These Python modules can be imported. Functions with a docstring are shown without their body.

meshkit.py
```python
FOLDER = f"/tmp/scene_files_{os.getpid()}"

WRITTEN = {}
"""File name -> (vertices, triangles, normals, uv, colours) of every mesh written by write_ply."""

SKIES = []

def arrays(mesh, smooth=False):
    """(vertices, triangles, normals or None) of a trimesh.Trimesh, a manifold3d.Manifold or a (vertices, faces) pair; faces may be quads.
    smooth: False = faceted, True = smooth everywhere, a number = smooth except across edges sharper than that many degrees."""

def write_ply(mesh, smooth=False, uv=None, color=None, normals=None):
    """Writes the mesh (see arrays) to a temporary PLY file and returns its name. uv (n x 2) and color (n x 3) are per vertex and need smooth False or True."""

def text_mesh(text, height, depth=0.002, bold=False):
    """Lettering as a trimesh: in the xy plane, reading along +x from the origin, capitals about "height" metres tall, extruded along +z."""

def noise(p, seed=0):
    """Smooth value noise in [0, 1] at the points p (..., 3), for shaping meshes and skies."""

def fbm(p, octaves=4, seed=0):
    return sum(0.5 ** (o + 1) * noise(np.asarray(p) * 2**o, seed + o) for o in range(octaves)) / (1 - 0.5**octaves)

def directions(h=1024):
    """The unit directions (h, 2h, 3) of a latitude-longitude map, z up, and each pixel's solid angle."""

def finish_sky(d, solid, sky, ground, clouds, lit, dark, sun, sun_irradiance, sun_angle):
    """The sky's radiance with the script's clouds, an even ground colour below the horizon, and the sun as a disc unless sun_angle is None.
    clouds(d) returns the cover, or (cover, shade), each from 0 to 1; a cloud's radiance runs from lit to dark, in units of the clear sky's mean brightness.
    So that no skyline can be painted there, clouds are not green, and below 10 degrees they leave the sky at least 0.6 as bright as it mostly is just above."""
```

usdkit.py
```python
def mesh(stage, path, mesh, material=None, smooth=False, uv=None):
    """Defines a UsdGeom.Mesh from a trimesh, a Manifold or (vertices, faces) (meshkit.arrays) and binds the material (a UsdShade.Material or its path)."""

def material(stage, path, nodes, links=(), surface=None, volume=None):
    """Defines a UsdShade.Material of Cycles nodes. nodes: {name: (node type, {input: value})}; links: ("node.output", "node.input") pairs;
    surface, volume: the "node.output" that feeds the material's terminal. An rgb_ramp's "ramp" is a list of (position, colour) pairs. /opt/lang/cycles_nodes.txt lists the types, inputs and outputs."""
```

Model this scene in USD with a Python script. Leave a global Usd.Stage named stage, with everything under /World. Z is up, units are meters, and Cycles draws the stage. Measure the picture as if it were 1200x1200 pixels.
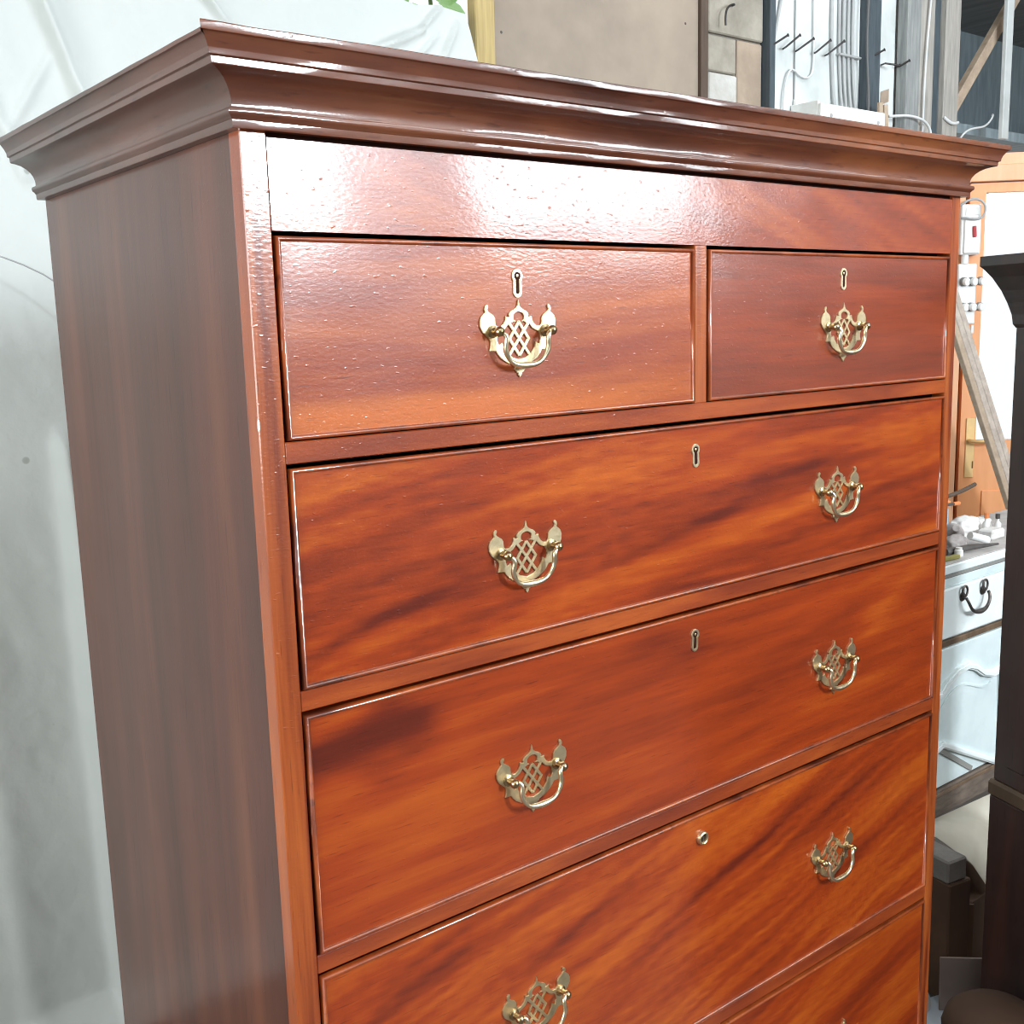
import math, random
import numpy as np, trimesh, usdkit, meshkit
from shapely.geometry import Polygon, LineString, Point
from shapely.ops import unary_union
from shapely import affinity
from pxr import Usd, UsdGeom, UsdLux, UsdShade, Gf, Sdf, Vt

random.seed(7)
rng = np.random.default_rng(7)
stage = Usd.Stage.CreateInMemory()
UsdGeom.SetStageUpAxis(stage, 'Z')
UsdGeom.SetStageMetersPerUnit(stage, 1.0)
UsdGeom.Xform.Define(stage, '/World')
UsdGeom.Scope.Define(stage, '/World/Looks')

# ------------------------------------------------------------------ camera
EXPOSURE = 0.08
F_PX = 1277.2
right = Gf.Vec3d(0.78274755, -0.62174701, -0.02714646)
down = Gf.Vec3d(-0.12599816, -0.1156067, -0.98527131)
fwd = Gf.Vec3d(0.60945118, 0.77463911, -0.16882984)
cam = UsdGeom.Camera.Define(stage, '/World/camera')
cam.AddTransformOp().Set(Gf.Matrix4d(
    right[0], right[1], right[2], 0, -down[0], -down[1], -down[2], 0,
    -fwd[0], -fwd[1], -fwd[2], 0, -0.404, -0.8584, 1.5357, 1))
cam.CreateHorizontalApertureAttr(36.0)
cam.CreateVerticalApertureAttr(36.0)
cam.CreateFocalLengthAttr(36.0 * F_PX / 1200)
cam.CreateClippingRangeAttr(Gf.Vec2f(0.03, 1000))
cam.CreateExposureAttr(EXPOSURE)

# ------------------------------------------------------------------ sky and daylight
dome = UsdLux.DomeLight.Define(stage, '/World/sky')
dome.CreateIntensityAttr(0.36)
dome.CreateColorAttr(Gf.Vec3f(0.95, 1.0, 1.03))


def rect_light(name, loc, w, h, intensity, color, facing):
    """facing: unit direction the light shines to."""
    l = UsdLux.RectLight.Define(stage, '/World/' + name)
    z = -np.array(facing, float)
    up = np.array([0, 0, 1.0]) if abs(z[2]) < 0.9 else np.array([0, 1.0, 0])
    x = np.cross(up, z); x /= np.linalg.norm(x)
    y = np.cross(z, x)
    l.AddTransformOp().Set(Gf.Matrix4d(*x, 0, *y, 0, *z, 0, *loc, 1))
    l.CreateWidthAttr(w); l.CreateHeightAttr(h)
    l.CreateIntensityAttr(intensity); l.CreateColorAttr(Gf.Vec3f(*color))
    return l


# daylight through the tall windows in the wall behind the camera; roof and left-wall lights are added fill
W1 = (1.36, 1.84, 2.02, 2.88)     # x0 x1 z0 z1
W2 = (2.55, 4.15, 1.90, 2.70)
YF = -3.1
rect_light('daylight_tall_window', ((W1[0]+W1[1])/2, YF-0.12, (W1[2]+W1[3])/2), W1[1]-W1[0], W1[3]-W1[2], 165.0, (0.92, 0.99, 1.06), (0, 1, 0))
rect_light('daylight_wide_window', ((W2[0]+W2[1])/2, YF-0.12, (W2[2]+W2[3])/2), W2[1]-W2[0], W2[3]-W2[2], 23.0, (0.94, 0.99, 1.04), (0, 1, 0))
R1 = (-1.9, 0.3, -2.3, -1.1)
R2 = (1.9, 3.9, 0.1, 1.2)
R3 = (1.2, 4.4, -2.5, -1.3)
ZC = 3.15
XL, XR, YB = -2.3, 7.2, 1.55
WL = (-1.6, 0.5, 1.05, 2.25)    # made-up window in the left wall, for the added light: y0 y1 z0 z1
rect_light('added_roof_fill', ((R1[0]+R1[1])/2, (R1[2]+R1[3])/2, ZC+0.05), R1[1]-R1[0], R1[3]-R1[2], 2.6, (0.97, 1, 1.02), (0, 0, -1))  # unseen roof light, added to brighten the sheet
rect_light('added_rear_roof_fill', ((R2[0]+R2[1])/2, (R2[2]+R2[3])/2, ZC+0.05), R2[1]-R2[0], R2[3]-R2[2], 1.8, (0.97, 1, 1.02), (0, 0, -1))  # unseen, added to brighten the white wall at the back

rect_light('added_front_roof_fill', ((R3[0]+R3[1])/2, (R3[2]+R3[3])/2, ZC+0.05), R3[1]-R3[0], R3[3]-R3[2], 4.5, (0.95, 1, 1.03), (0, 0, -1))  # unseen, added for glints along the drawer beads and brass
rect_light('added_side_fill', (XL-0.14, (WL[0]+WL[1])/2, (WL[2]+WL[3])/2), WL[1]-WL[0], WL[3]-WL[2], 13.0, (0.98, 1, 1), (1, 0, 0))  # unseen left light, added to lift the sheet and the side panel

# ------------------------------------------------------------------ scene tree helpers
_used = {}


def numbered(parent, name):
    k = (parent, name)
    n = _used.get(k, 0); _used[k] = n + 1
    return name if n == 0 else f'{name}_{n:03d}'


class Node:
    def __init__(s, path, loc):
        s.path, s.loc = path, np.array(loc, float)


def tag(node, label=None, cat=None, group=None, kind=None):
    p = stage.GetPrimAtPath(node.path)
    for k, v in (('label', label), ('category', cat), ('group', group), ('kind', kind)):
        if v:
            p.SetCustomDataByKey(k, v)
    return node


def thing(name, label=None, cat=None, loc=(0, 0, 0), group=None, kind=None):
    path = '/World/' + numbered('/World', name)
    x = UsdGeom.Xform.Define(stage, path)
    x.AddTranslateOp().Set(Gf.Vec3d(*map(float, loc)))
    return tag(Node(path, loc), label, cat, group, kind)


def part(name, mesh, mat, parent=None, smooth=False, label=None, cat=None, group=None, kind=None, figure=None, loc=None):
    """mesh in world coordinates; written relative to its parent."""
    base = parent.path if parent else '/World'
    path = base + '/' + numbered(base, name)
    v, f = (np.array(mesh.vertices), np.array(mesh.faces)) if hasattr(mesh, 'vertices') else (np.array(mesh[0]), np.array(mesh[1]))
    off = parent.loc if parent else (np.array(loc, float) if loc is not None else np.zeros(3))
    m = usdkit.mesh(stage, path, trimesh.Trimesh(v - off, f, process=False) if f.shape[1] == 3 else (v - off, f), mat, smooth=smooth)
    if figure is not None:
        UsdGeom.PrimvarsAPI(m).CreatePrimvar('figure', Sdf.ValueTypeNames.FloatArray, 'vertex').Set(Vt.FloatArray.FromNumpy(np.asarray(figure, np.float32)))
    if parent is None and loc is not None:
        UsdGeom.Xformable(m).AddTranslateOp().Set(Gf.Vec3d(*map(float, loc)))
    return tag(Node(path, off), label, cat, group, kind)


# ------------------------------------------------------------------ mesh helpers
def bx(x0, x1, y0, y1, z0, z1, c=0.0):
    if c <= 0:
        m = trimesh.creation.box([x1-x0, y1-y0, z1-z0])
        m.apply_translation([(x0+x1)/2, (y0+y1)/2, (z0+z1)/2])
        return m
    pts = []
    for sx in (0, 1):
        for sy in (0, 1):
            for sz in (0, 1):
                p = np.array([x1 if sx else x0, y1 if sy else y0, z1 if sz else z0])
                s = np.array([-1 if sx else 1, -1 if sy else 1, -1 if sz else 1])
                for k in range(3):
                    q = p + s * c; q[k] = p[k]
                    pts.append(q)
    return trimesh.Trimesh(np.array(pts)).convex_hull


def obox(p, ux, uy, a0, a1, b0, b1, z0, z1, c=0.0):
    """box along horizontal axes ux, uy through point p."""
    m = bx(a0, a1, b0, b1, z0, z1, c)
    v = m.vertices
    ux, uy = np.array([*ux, 0.0]), np.array([*uy, 0.0])
    w = np.array([p[0], p[1], 0]) + v[:, :1]*ux + v[:, 1:2]*uy + v[:, 2:]*np.array([0, 0, 1.0])
    f = m.faces
    if ux[0]*uy[1]-ux[1]*uy[0] < 0:
        f = f[:, ::-1]
    return trimesh.Trimesh(w, f, process=False)


def bar(a, b, w, h, side=None, c=0.0):
    """square bar from a to b; w along 'side', h along the third axis."""
    a, b = np.array(a, float), np.array(b, float)
    d = b-a; L = np.linalg.norm(d); d /= L
    s = np.array(side if side is not None else [0, 1.0, 0]); s = s-d*(s@d); s /= np.linalg.norm(s)
    t = np.cross(d, s)
    m = bx(0, L, -w/2, w/2, -h/2, h/2, c)
    v = m.vertices
    return trimesh.Trimesh(a+v[:, :1]*d+v[:, 1:2]*s+v[:, 2:]*t, m.faces, process=False)


def tube(pts, r, n=10, cap=True):
    p = np.array(pts, float)
    r = np.broadcast_to(np.asarray(r, float), (len(p),))
    t = np.gradient(p, axis=0); t /= np.linalg.norm(t, axis=1, keepdims=True)+1e-12
    a = np.cross(t[0], [0, 0, 1.0] if abs(t[0][2]) < 0.9 else [1.0, 0, 0]); a /= np.linalg.norm(a)
    A = []
    for k in range(len(p)):
        a = a-t[k]*(a@t[k]); a /= np.linalg.norm(a); A.append(a)
    A = np.array(A); B = np.cross(t, A)
    ang = np.arange(n)*2*np.pi/n
    v = p[:, None]+r[:, None, None]*(np.cos(ang)[None, :, None]*A[:, None]+np.sin(ang)[None, :, None]*B[:, None])
    v = v.reshape(-1, 3); f = []
    for i in range(len(p)-1):
        for j in range(n):
            q = (i*n+j, i*n+(j+1) % n, (i+1)*n+(j+1) % n, (i+1)*n+j)
            f += [(q[0], q[1], q[2]), (q[0], q[2], q[3])]
    if cap:
        v = np.vstack([v, p[0], p[-1]]); c0, c1 = len(v)-2, len(v)-1
        for j in range(n):
            f += [(c0, (j+1) % n, j), (c1, (len(p)-1)*n+j, (len(p)-1)*n+(j+1) % n)]
    return trimesh.Trimesh(v, np.array(f), process=False)


def spline(pts, n=40):
    from scipy.interpolate import make_interp_spline
    p = np.array(pts, float)
    s = np.concatenate([[0], np.cumsum(np.linalg.norm(np.diff(p, axis=0), axis=1))])
    k = min(3, len(p)-1)
    return make_interp_spline(s, p, k=k)(np.linspace(0, s[-1], n))


def lathe(profile, axis_p, axis_d, n=20):
    """profile: (radius, along)."""
    pr = np.array(profile, float)
    d = np.array(axis_d, float); d /= np.linalg.norm(d)
    a = np.cross(d, [0, 0, 1.0] if abs(d[2]) < 0.9 else [1.0, 0, 0]); a /= np.linalg.norm(a); b = np.cross(d, a)
    ang = np.arange(n)*2*np.pi/n
    v = np.array(axis_p, float)+pr[:, None, 1:2]*d+pr[:, None, 0:1]*(np.cos(ang)[None, :, None]*a+np.sin(ang)[None, :, None]*b)
    v = v.reshape(-1, 3); f = []
    for i in range(len(pr)-1):
        for j in range(n):
            q = (i*n+j, i*n+(j+1) % n, (i+1)*n+(j+1) % n, (i+1)*n+j)
            f += [(q[0], q[1], q[2]), (q[0], q[2], q[3])]
    m = trimesh.Trimesh(v, np.array(f), process=True)
    return m


def slab(poly, depth):
    """shapely polygon(s) in (x, z) extruded to -y: front face at y=-depth, back at 0."""
    gs = getattr(poly, 'geoms', [poly]); out = []
    for g in gs:
        if g.area < 1e-9:
            continue
        m = trimesh.creation.extrude_polygon(g, depth, engine='earcut')
        v = m.vertices
        out.append(trimesh.Trimesh(np.c_[v[:, 0], -v[:, 2], v[:, 1]], m.faces, process=False))
    return trimesh.util.concatenate(out)


def bevel_slab(poly, depth, b):
    top = poly.buffer(-b)
    base = slab(poly, depth-b)
    cap = slab(top, b); cap.apply_translation([0, -(depth-b), 0])
    return trimesh.util.concatenate([base, cap])


def grid(fn, nu, nv):
    u, v = np.meshgrid(np.linspace(0, 1, nu), np.linspace(0, 1, nv), indexing='ij')
    p = fn(u.ravel(), v.ravel())
    i, j = np.meshgrid(np.arange(nu-1), np.arange(nv-1), indexing='ij')
    a = (i*nv+j).ravel()
    f = np.stack([a, a+nv, a+nv+1, a+1], 1)
    return p, np.vstack([f[:, [0, 1, 2]], f[:, [0, 2, 3]]])


def prism_sweep(sections):
    """sections: list of rings (k,3) with equal k; closed rings, capped."""
    s = np.array(sections); n, k = s.shape[:2]
    f = []
    for i in range(n-1):
        for j in range(k):
            q = (i*k+j, i*k+(j+1) % k, (i+1)*k+(j+1) % k, (i+1)*k+j)
            f += [(q[0], q[1], q[2]), (q[0], q[2], q[3])]
    v = s.reshape(-1, 3)
    m = trimesh.Trimesh(v, np.array(f), process=False)
    return m


cat = trimesh.util.concatenate

# ------------------------------------------------------------------ materials
M = {}


def L(name):
    return '/World/Looks/' + name


def simple(name, color, rough=0.5, color2=None, scale=8.0, stretch=(1, 1, 1), metal=0.0, spec=0.5, bump=0.0, bscale=None, detail=4, lo=0.35, hi=0.65, coat=0.0):
    c2 = color2 or tuple(c*0.8 for c in color)
    nodes = {
        'g': ('geometry', {}),
        'm': ('mapping', {'scale': stretch}),
        'n': ('noise_texture', {'scale': scale, 'detail': detail, 'roughness': 0.6}),
        'r': ('rgb_ramp', {'ramp': [(0.0, c2), (lo, c2), (hi, color), (1.0, color)]}),
        'p': ('principled_bsdf', {'roughness': rough, 'metallic': metal, 'specular_ior_level': spec, 'coat_weight': coat}),
    }
    links = [('g.position', 'm.vector'), ('m.vector', 'n.vector'), ('n.fac', 'r.fac'), ('r.color', 'p.base_color')]
    if bump:
        nodes['n2'] = ('noise_texture', {'scale': bscale or scale*6, 'detail': 3})
        nodes['b'] = ('bump', {'strength': bump, 'distance': 0.004})
        links += [('m.vector', 'n2.vector'), ('n2.fac', 'b.height'), ('b.normal', 'p.normal')]
    M[name] = usdkit.material(stage, L(name), nodes, links, surface='p.BSDF')
    return M[name]


def mahogany(name, stretch, fig_scale=None, dark=(0.115, 0.011, 0.002), mid=(0.28, 0.034, 0.0025), light=(0.43, 0.085, 0.006), rough=0.42, coat=0.9, coat_rough=0.11, bump=1.0, offset=(0, 0, 0), base_spec=0.35, graina=0.3):
    """polished mahogany. fig_scale None: the broad figure is read from the mesh's primvar 'figure'."""
    nodes = {
        'g': ('geometry', {}),
        'mf': ('mapping', {'scale': stretch, 'location': offset}),
        'fine': ('noise_texture', {'scale': 1.0, 'detail': 5, 'roughness': 0.62}),
        'a': ('attribute', {'attribute': 'figure'}),
        'mix': ('math', {'math_type': 'multiply_add', 'value2': graina, 'value3': 0.0}),
        'sub': ('math', {'math_type': 'subtract', 'value2': 0.5}),
        'r': ('rgb_ramp', {'ramp': [(0.0, tuple(0.6*c for c in dark)), (0.22, dark), (0.55, mid), (0.85, light), (1.0, tuple(1.15*c for c in light))]}),
        'mpo': ('mapping', {'scale': tuple(3.2*c for c in stretch)}),
        'pore': ('noise_texture', {'scale': 1.0, 'detail': 2}),
        'pr': ('rgb_ramp', {'ramp': [(0.0, (1, 1, 1)), (0.62, (1, 1, 1)), (0.74, (0.45, 0.38, 0.35)), (1.0, (0.3, 0.25, 0.22))]}),
        'pm': ('mix', {'mix_type': 'multiply', 'fac': 0.75}),
        'spk': ('noise_texture', {'scale': 260.0, 'detail': 1.0}),
        'spr': ('map_range', {'from_min': 0.68, 'from_max': 0.80, 'to_min': 0.0, 'to_max': 1.0, 'clamp': True}),
        'b3': ('bump', {'strength': 0.35*bump, 'distance': 0.0005}),
        'w': ('noise_texture', {'scale': 5.5, 'detail': 1.5}),
        'pits': ('noise_texture', {'scale': 330.0, 'detail': 2.0, 'roughness': 0.5}),
        'mp': ('mapping', {'scale': (0.45, 1, 1)}),
        'b1': ('bump', {'strength': 0.25*bump, 'distance': 0.010}),
        'b2': ('bump', {'strength': 0.10*bump, 'distance': 0.0012}),
        'rn': ('map_range', {'from_min': 0.35, 'from_max': 0.7, 'to_min': coat_rough*0.8, 'to_max': coat_rough*1.6, 'clamp': True}),
        'p': ('principled_bsdf', {'roughness': rough, 'specular_ior_level': base_spec, 'coat_weight': coat, 'coat_ior': 1.5, 'coat_tint': (1, 1, 1)}),
    }
    links = [('g.position', 'mf.vector'), ('mf.vector', 'fine.vector'), ('fine.fac', 'sub.value1'), ('sub.value', 'mix.value1'),
             ('mix.value', 'r.fac'), ('g.position', 'mpo.vector'), ('mpo.vector', 'pore.vector'), ('pore.fac', 'pr.fac'), ('r.color', 'pm.color1'), ('pr.color', 'pm.color2'), ('pm.color', 'p.base_color'),
             ('mp.vector', 'spk.vector'), ('spk.fac', 'spr.value'), ('spr.result', 'b3.height'), ('b2.normal', 'b3.normal'),
             ('g.position', 'w.vector'), ('g.position', 'mp.vector'), ('mp.vector', 'pits.vector'),
             ('w.fac', 'b1.height'), ('pits.fac', 'b2.height'), ('b1.normal', 'b2.normal'),
             ('b3.normal', 'p.coat_normal'), ('b3.normal', 'p.normal'), ('w.fac', 'rn.value'), ('rn.result', 'p.coat_roughness')]
    if fig_scale is None:
        links.append(('a.fac', 'mix.value3'))
    else:
        nodes['mb'] = ('mapping', {'scale': fig_scale, 'location': offset})
        nodes['big'] = ('noise_texture', {'scale': 1.0, 'detail': 3, 'roughness': 0.55, 'distortion': 0.4})
        nodes['mr'] = ('map_range', {'from_min': 0.3, 'from_max': 0.7, 'to_min': 0.2, 'to_max': 0.85})
        links += [('g.position', 'mb.vector'), ('mb.vector', 'big.vector'), ('big.fac', 'mr.value'), ('mr.result', 'mix.value3')]
    M[name] = usdkit.material(stage, L(name), nodes, links, surface='p.BSDF')
    return M[name]


mahogany('mahogany_drawer', (9, 20, 170), rough=0.40, base_spec=0.30, coat_rough=0.095)
mahogany('mahogany_upper', (9, 20, 170), rough=0.36, base_spec=0.55, coat_rough=0.105, dark=(0.10, 0.014, 0.004), mid=(0.25, 0.036, 0.006), light=(0.42, 0.095, 0.012))
mahogany('mahogany_rail', (8, 20, 150), fig_scale=(4, 4, 30), offset=(3, 0, 1), dark=(0.17, 0.023, 0.005), mid=(0.27, 0.044, 0.007), light=(0.37, 0.074, 0.010))
mahogany('mahogany_stile', (150, 60, 7), fig_scale=(60, 20, 2.5), offset=(1, 2, 0), mid=(0.30, 0.060, 0.010), light=(0.41, 0.10, 0.016))
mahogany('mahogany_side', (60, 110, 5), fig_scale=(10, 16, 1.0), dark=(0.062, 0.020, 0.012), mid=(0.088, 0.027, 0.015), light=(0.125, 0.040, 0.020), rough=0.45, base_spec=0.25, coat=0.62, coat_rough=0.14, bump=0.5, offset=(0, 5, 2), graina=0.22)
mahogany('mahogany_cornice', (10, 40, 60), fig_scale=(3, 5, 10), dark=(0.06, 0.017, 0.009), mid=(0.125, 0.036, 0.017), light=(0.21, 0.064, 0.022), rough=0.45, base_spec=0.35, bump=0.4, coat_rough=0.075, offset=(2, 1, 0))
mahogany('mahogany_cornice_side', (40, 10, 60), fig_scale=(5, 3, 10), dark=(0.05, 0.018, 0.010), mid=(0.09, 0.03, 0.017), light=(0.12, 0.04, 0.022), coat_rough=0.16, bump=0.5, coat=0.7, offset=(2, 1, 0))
mahogany('mahogany_bead', (30, 30, 30), fig_scale=(12, 12, 12), dark=(0.10, 0.018, 0.006), mid=(0.27, 0.05, 0.010), light=(0.36, 0.08, 0.014), coat=1.0, coat_rough=0.055, bump=0.2)
mahogany('dark_mahogany', (60, 60, 5), fig_scale=(12, 12, 1.2), dark=(0.025, 0.010, 0.008), mid=(0.055, 0.018, 0.012), light=(0.085, 0.026, 0.016), coat=0.8, coat_rough=0.2, bump=0.4)
mahogany('worn_walnut', (60, 60, 12), fig_scale=(14, 14, 4), dark=(0.08, 0.05, 0.03), mid=(0.14, 0.09, 0.055), light=(0.2, 0.13, 0.08), coat=0.2, coat_rough=0.3)
simple('gap_dark', (0.035, 0.010, 0.006), 0.8, spec=0.1)
simple('pine_carcass', (0.35, 0.2, 0.09), 0.7, (0.25, 0.13, 0.05), scale=4, stretch=(1, 1, 12))
simple('brass', (0.74, 0.62, 0.40), 0.40, (0.62, 0.51, 0.31), scale=90, metal=1.0, bump=0.06, bscale=160)
simple('brass_pale', (0.88, 0.78, 0.55), 0.34, (0.76, 0.65, 0.44), scale=120, metal=1.0)
simple('brass_dark', (0.16, 0.11, 0.06), 0.35, (0.10, 0.07, 0.04), scale=90, metal=1.0)
simple('iron', (0.05, 0.045, 0.045), 0.5, metal=0.6)
simple('chip_white', (0.8, 0.75, 0.68), 0.6)
simple('plaster_white', (0.62, 0.655, 0.65), 0.8, (0.48, 0.51, 0.50), scale=3.0, bump=0.4, bscale=20, lo=0.3, hi=0.5)
simple('hardboard', (0.36, 0.29, 0.225), 0.75, (0.29, 0.235, 0.185), scale=5.0, bump=0.15, bscale=60)
simple('block_grey', (0.36, 0.325, 0.27), 0.9, (0.24, 0.215, 0.175), scale=9.0, bump=0.8, bscale=45)
simple('block_tan', (0.40, 0.31, 0.235), 0.9, (0.31, 0.24, 0.18), scale=9.0, bump=0.6, bscale=45)
simple('block_white', (0.55, 0.54, 0.51), 0.9, (0.42, 0.40, 0.36), scale=14.0, bump=0.6, bscale=45)
simple('mortar', (0.22, 0.20, 0.17), 0.95)
simple('pale_pine', (0.54, 0.41, 0.17), 0.6, (0.43, 0.31, 0.12), scale=6, stretch=(20, 20, 1))
simple('old_brown', (0.10, 0.065, 0.045), 0.7, (0.07, 0.045, 0.03), scale=8, stretch=(10, 10, 1))
simple('dark_post', (0.065, 0.085, 0.10), 0.7, (0.04, 0.055, 0.065), scale=8, stretch=(10, 10, 1))
simple('grey_post', (0.30, 0.31, 0.30), 0.8, (0.19, 0.20, 0.20), scale=7, stretch=(14, 14, 1), bump=0.3)
simple('grey_post_light', (0.40, 0.37, 0.33), 0.8, (0.28, 0.27, 0.25), scale=7, stretch=(14, 14, 1), bump=0.3)
simple('brace_wood', (0.50, 0.39, 0.29), 0.7, (0.38, 0.29, 0.21), scale=6, stretch=(4, 4, 4))
simple('roof_board_hazed', (0.27, 0.34, 0.37), 0.8, (0.19, 0.245, 0.27), scale=4, stretch=(8, 1, 1))  # lightened grey-blue: glare haze put into the board colour
simple('cable_grey', (0.42, 0.43, 0.43), 0.5)
simple('cable_pale', (0.70, 0.72, 0.72), 0.5)
simple('cable_dark', (0.12, 0.12, 0.12), 0.5)
simple('white_plastic', (0.86, 0.86, 0.84), 0.35, (0.80, 0.80, 0.78))
simple('box_white', (0.84, 0.84, 0.80), 0.6, (0.74, 0.74, 0.70), scale=12)
simple('red_plastic', (0.55, 0.02, 0.03), 0.4)
simple('socket_grey', (0.20, 0.22, 0.22), 0.4)
simple('door_orange', (0.84, 0.38, 0.17), 0.5, (0.78, 0.34, 0.14), scale=3, stretch=(6, 6, 1))
simple('door_orange_frame', (0.86, 0.47, 0.27), 0.5, (0.80, 0.41, 0.22), scale=3, stretch=(6, 6, 1))
simple('door_gap', (0.20, 0.09, 0.03), 0.8)
simple('lever_brass', (0.80, 0.55, 0.25), 0.45, metal=0.4)
simple('batten_wood', (0.58, 0.50, 0.43), 0.6, (0.42, 0.35, 0.30), scale=10, stretch=(3, 3, 3))
simple('painted_cream', (0.66, 0.75, 0.75), 0.5, (0.56, 0.65, 0.66), scale=7, lo=0.3, hi=0.55)
simple('painted_white', (0.82, 0.88, 0.87), 0.45, (0.74, 0.80, 0.80), scale=9)
simple('dusty_top', (0.50, 0.47, 0.45), 0.7, (0.36, 0.33, 0.31), scale=14)
simple('brass_post_dark', (0.50, 0.38, 0.22), 0.3, (0.36, 0.26, 0.14), scale=90, metal=1.0)  # darker brass: dark reflections put into the handle post colour
simple('grey_line', (0.26, 0.26, 0.24), 0.8)  # dull grey for thin lines on the sideboard front
simple('base_wood', (0.17, 0.13, 0.10), 0.7, (0.10, 0.075, 0.06), scale=10, stretch=(2, 2, 8))
simple('antique_brass', (0.14, 0.12, 0.11), 0.4, (0.07, 0.06, 0.055), scale=60, metal=0.7)
simple('cream_sheet', (0.62, 0.58, 0.48), 0.8, (0.55, 0.50, 0.41), scale=6)
simple('concrete_block', (0.33, 0.30, 0.28), 0.9, (0.26, 0.24, 0.22), scale=20, bump=0.5)
simple('brown_card', (0.14, 0.075, 0.045), 0.8, (0.10, 0.055, 0.035), scale=5)
simple('brown_card_lit', (0.23, 0.13, 0.08), 0.8, (0.18, 0.10, 0.06), scale=5)  # paler copy of the brown card, side light put into the colour
simple('grey_card', (0.34, 0.27, 0.24), 0.85, (0.26, 0.20, 0.175), scale=4)
simple('pale_tile', (0.62, 0.68, 0.75), 0.4, (0.55, 0.6, 0.66), scale=4)
simple('rag_white', (0.78, 0.76, 0.73), 0.9, (0.60, 0.57, 0.54), scale=30)
simple('rag_grey', (0.40, 0.36, 0.34), 0.9, (0.25, 0.22, 0.21), scale=30)
simple('tool_dark', (0.09, 0.08, 0.075), 0.45, (0.05, 0.045, 0.04), scale=20)
simple('tool_blue', (0.35, 0.48, 0.60), 0.5, (0.25, 0.36, 0.48), scale=30)
simple('tool_olive', (0.30, 0.27, 0.08), 0.6)
simple('orange_plastic', (0.80, 0.25, 0.08), 0.4)
simple('concrete_floor', (0.15, 0.135, 0.12), 0.75, (0.09, 0.082, 0.075), scale=2.5, bump=0.3, bscale=40)
simple('wall_pale', (0.56, 0.55, 0.52), 0.9, (0.46, 0.45, 0.42), scale=1.6, bump=0.3, bscale=25)
simple('wall_dark', (0.20, 0.16, 0.13), 0.9, (0.13, 0.105, 0.085), scale=1.6)
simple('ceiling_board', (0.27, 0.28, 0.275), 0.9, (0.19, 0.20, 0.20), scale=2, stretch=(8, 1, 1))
simple('leaf_stem', (0.15, 0.25, 0.06), 0.6)
M['leaf'] = usdkit.material(stage, L('leaf'), {
    'd': ('diffuse_bsdf', {'color': (0.30, 0.55, 0.20)}), 't': ('translucent_bsdf', {'color': (0.60, 0.92, 0.45)}),
    'm': ('mix_closure', {'fac': 0.6})}, [('d.BSDF', 'm.closure1'), ('t.BSDF', 'm.closure2')], surface='m.closure')
M['pane'] = usdkit.material(stage, L('pane'), {
    'lw': ('layer_weight', {'blend': 0.5}), 'pw': ('math', {'math_type': 'power', 'value2': 5.0}), 'f': ('math', {'math_type': 'multiply_add', 'value2': 0.9, 'value3': 0.04}), 't': ('transparent_bsdf', {'color': (0.97, 0.98, 0.98)}), 'g': ('glossy_bsdf', {'color': (1, 1, 1), 'roughness': 0.02}),
    'm': ('mix_closure', {})}, [('lw.facing', 'pw.value1'), ('pw.value', 'f.value1'), ('f.value', 'm.fac'), ('t.BSDF', 'm.closure1'), ('g.BSDF', 'm.closure2')], surface='m.closure')
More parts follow.
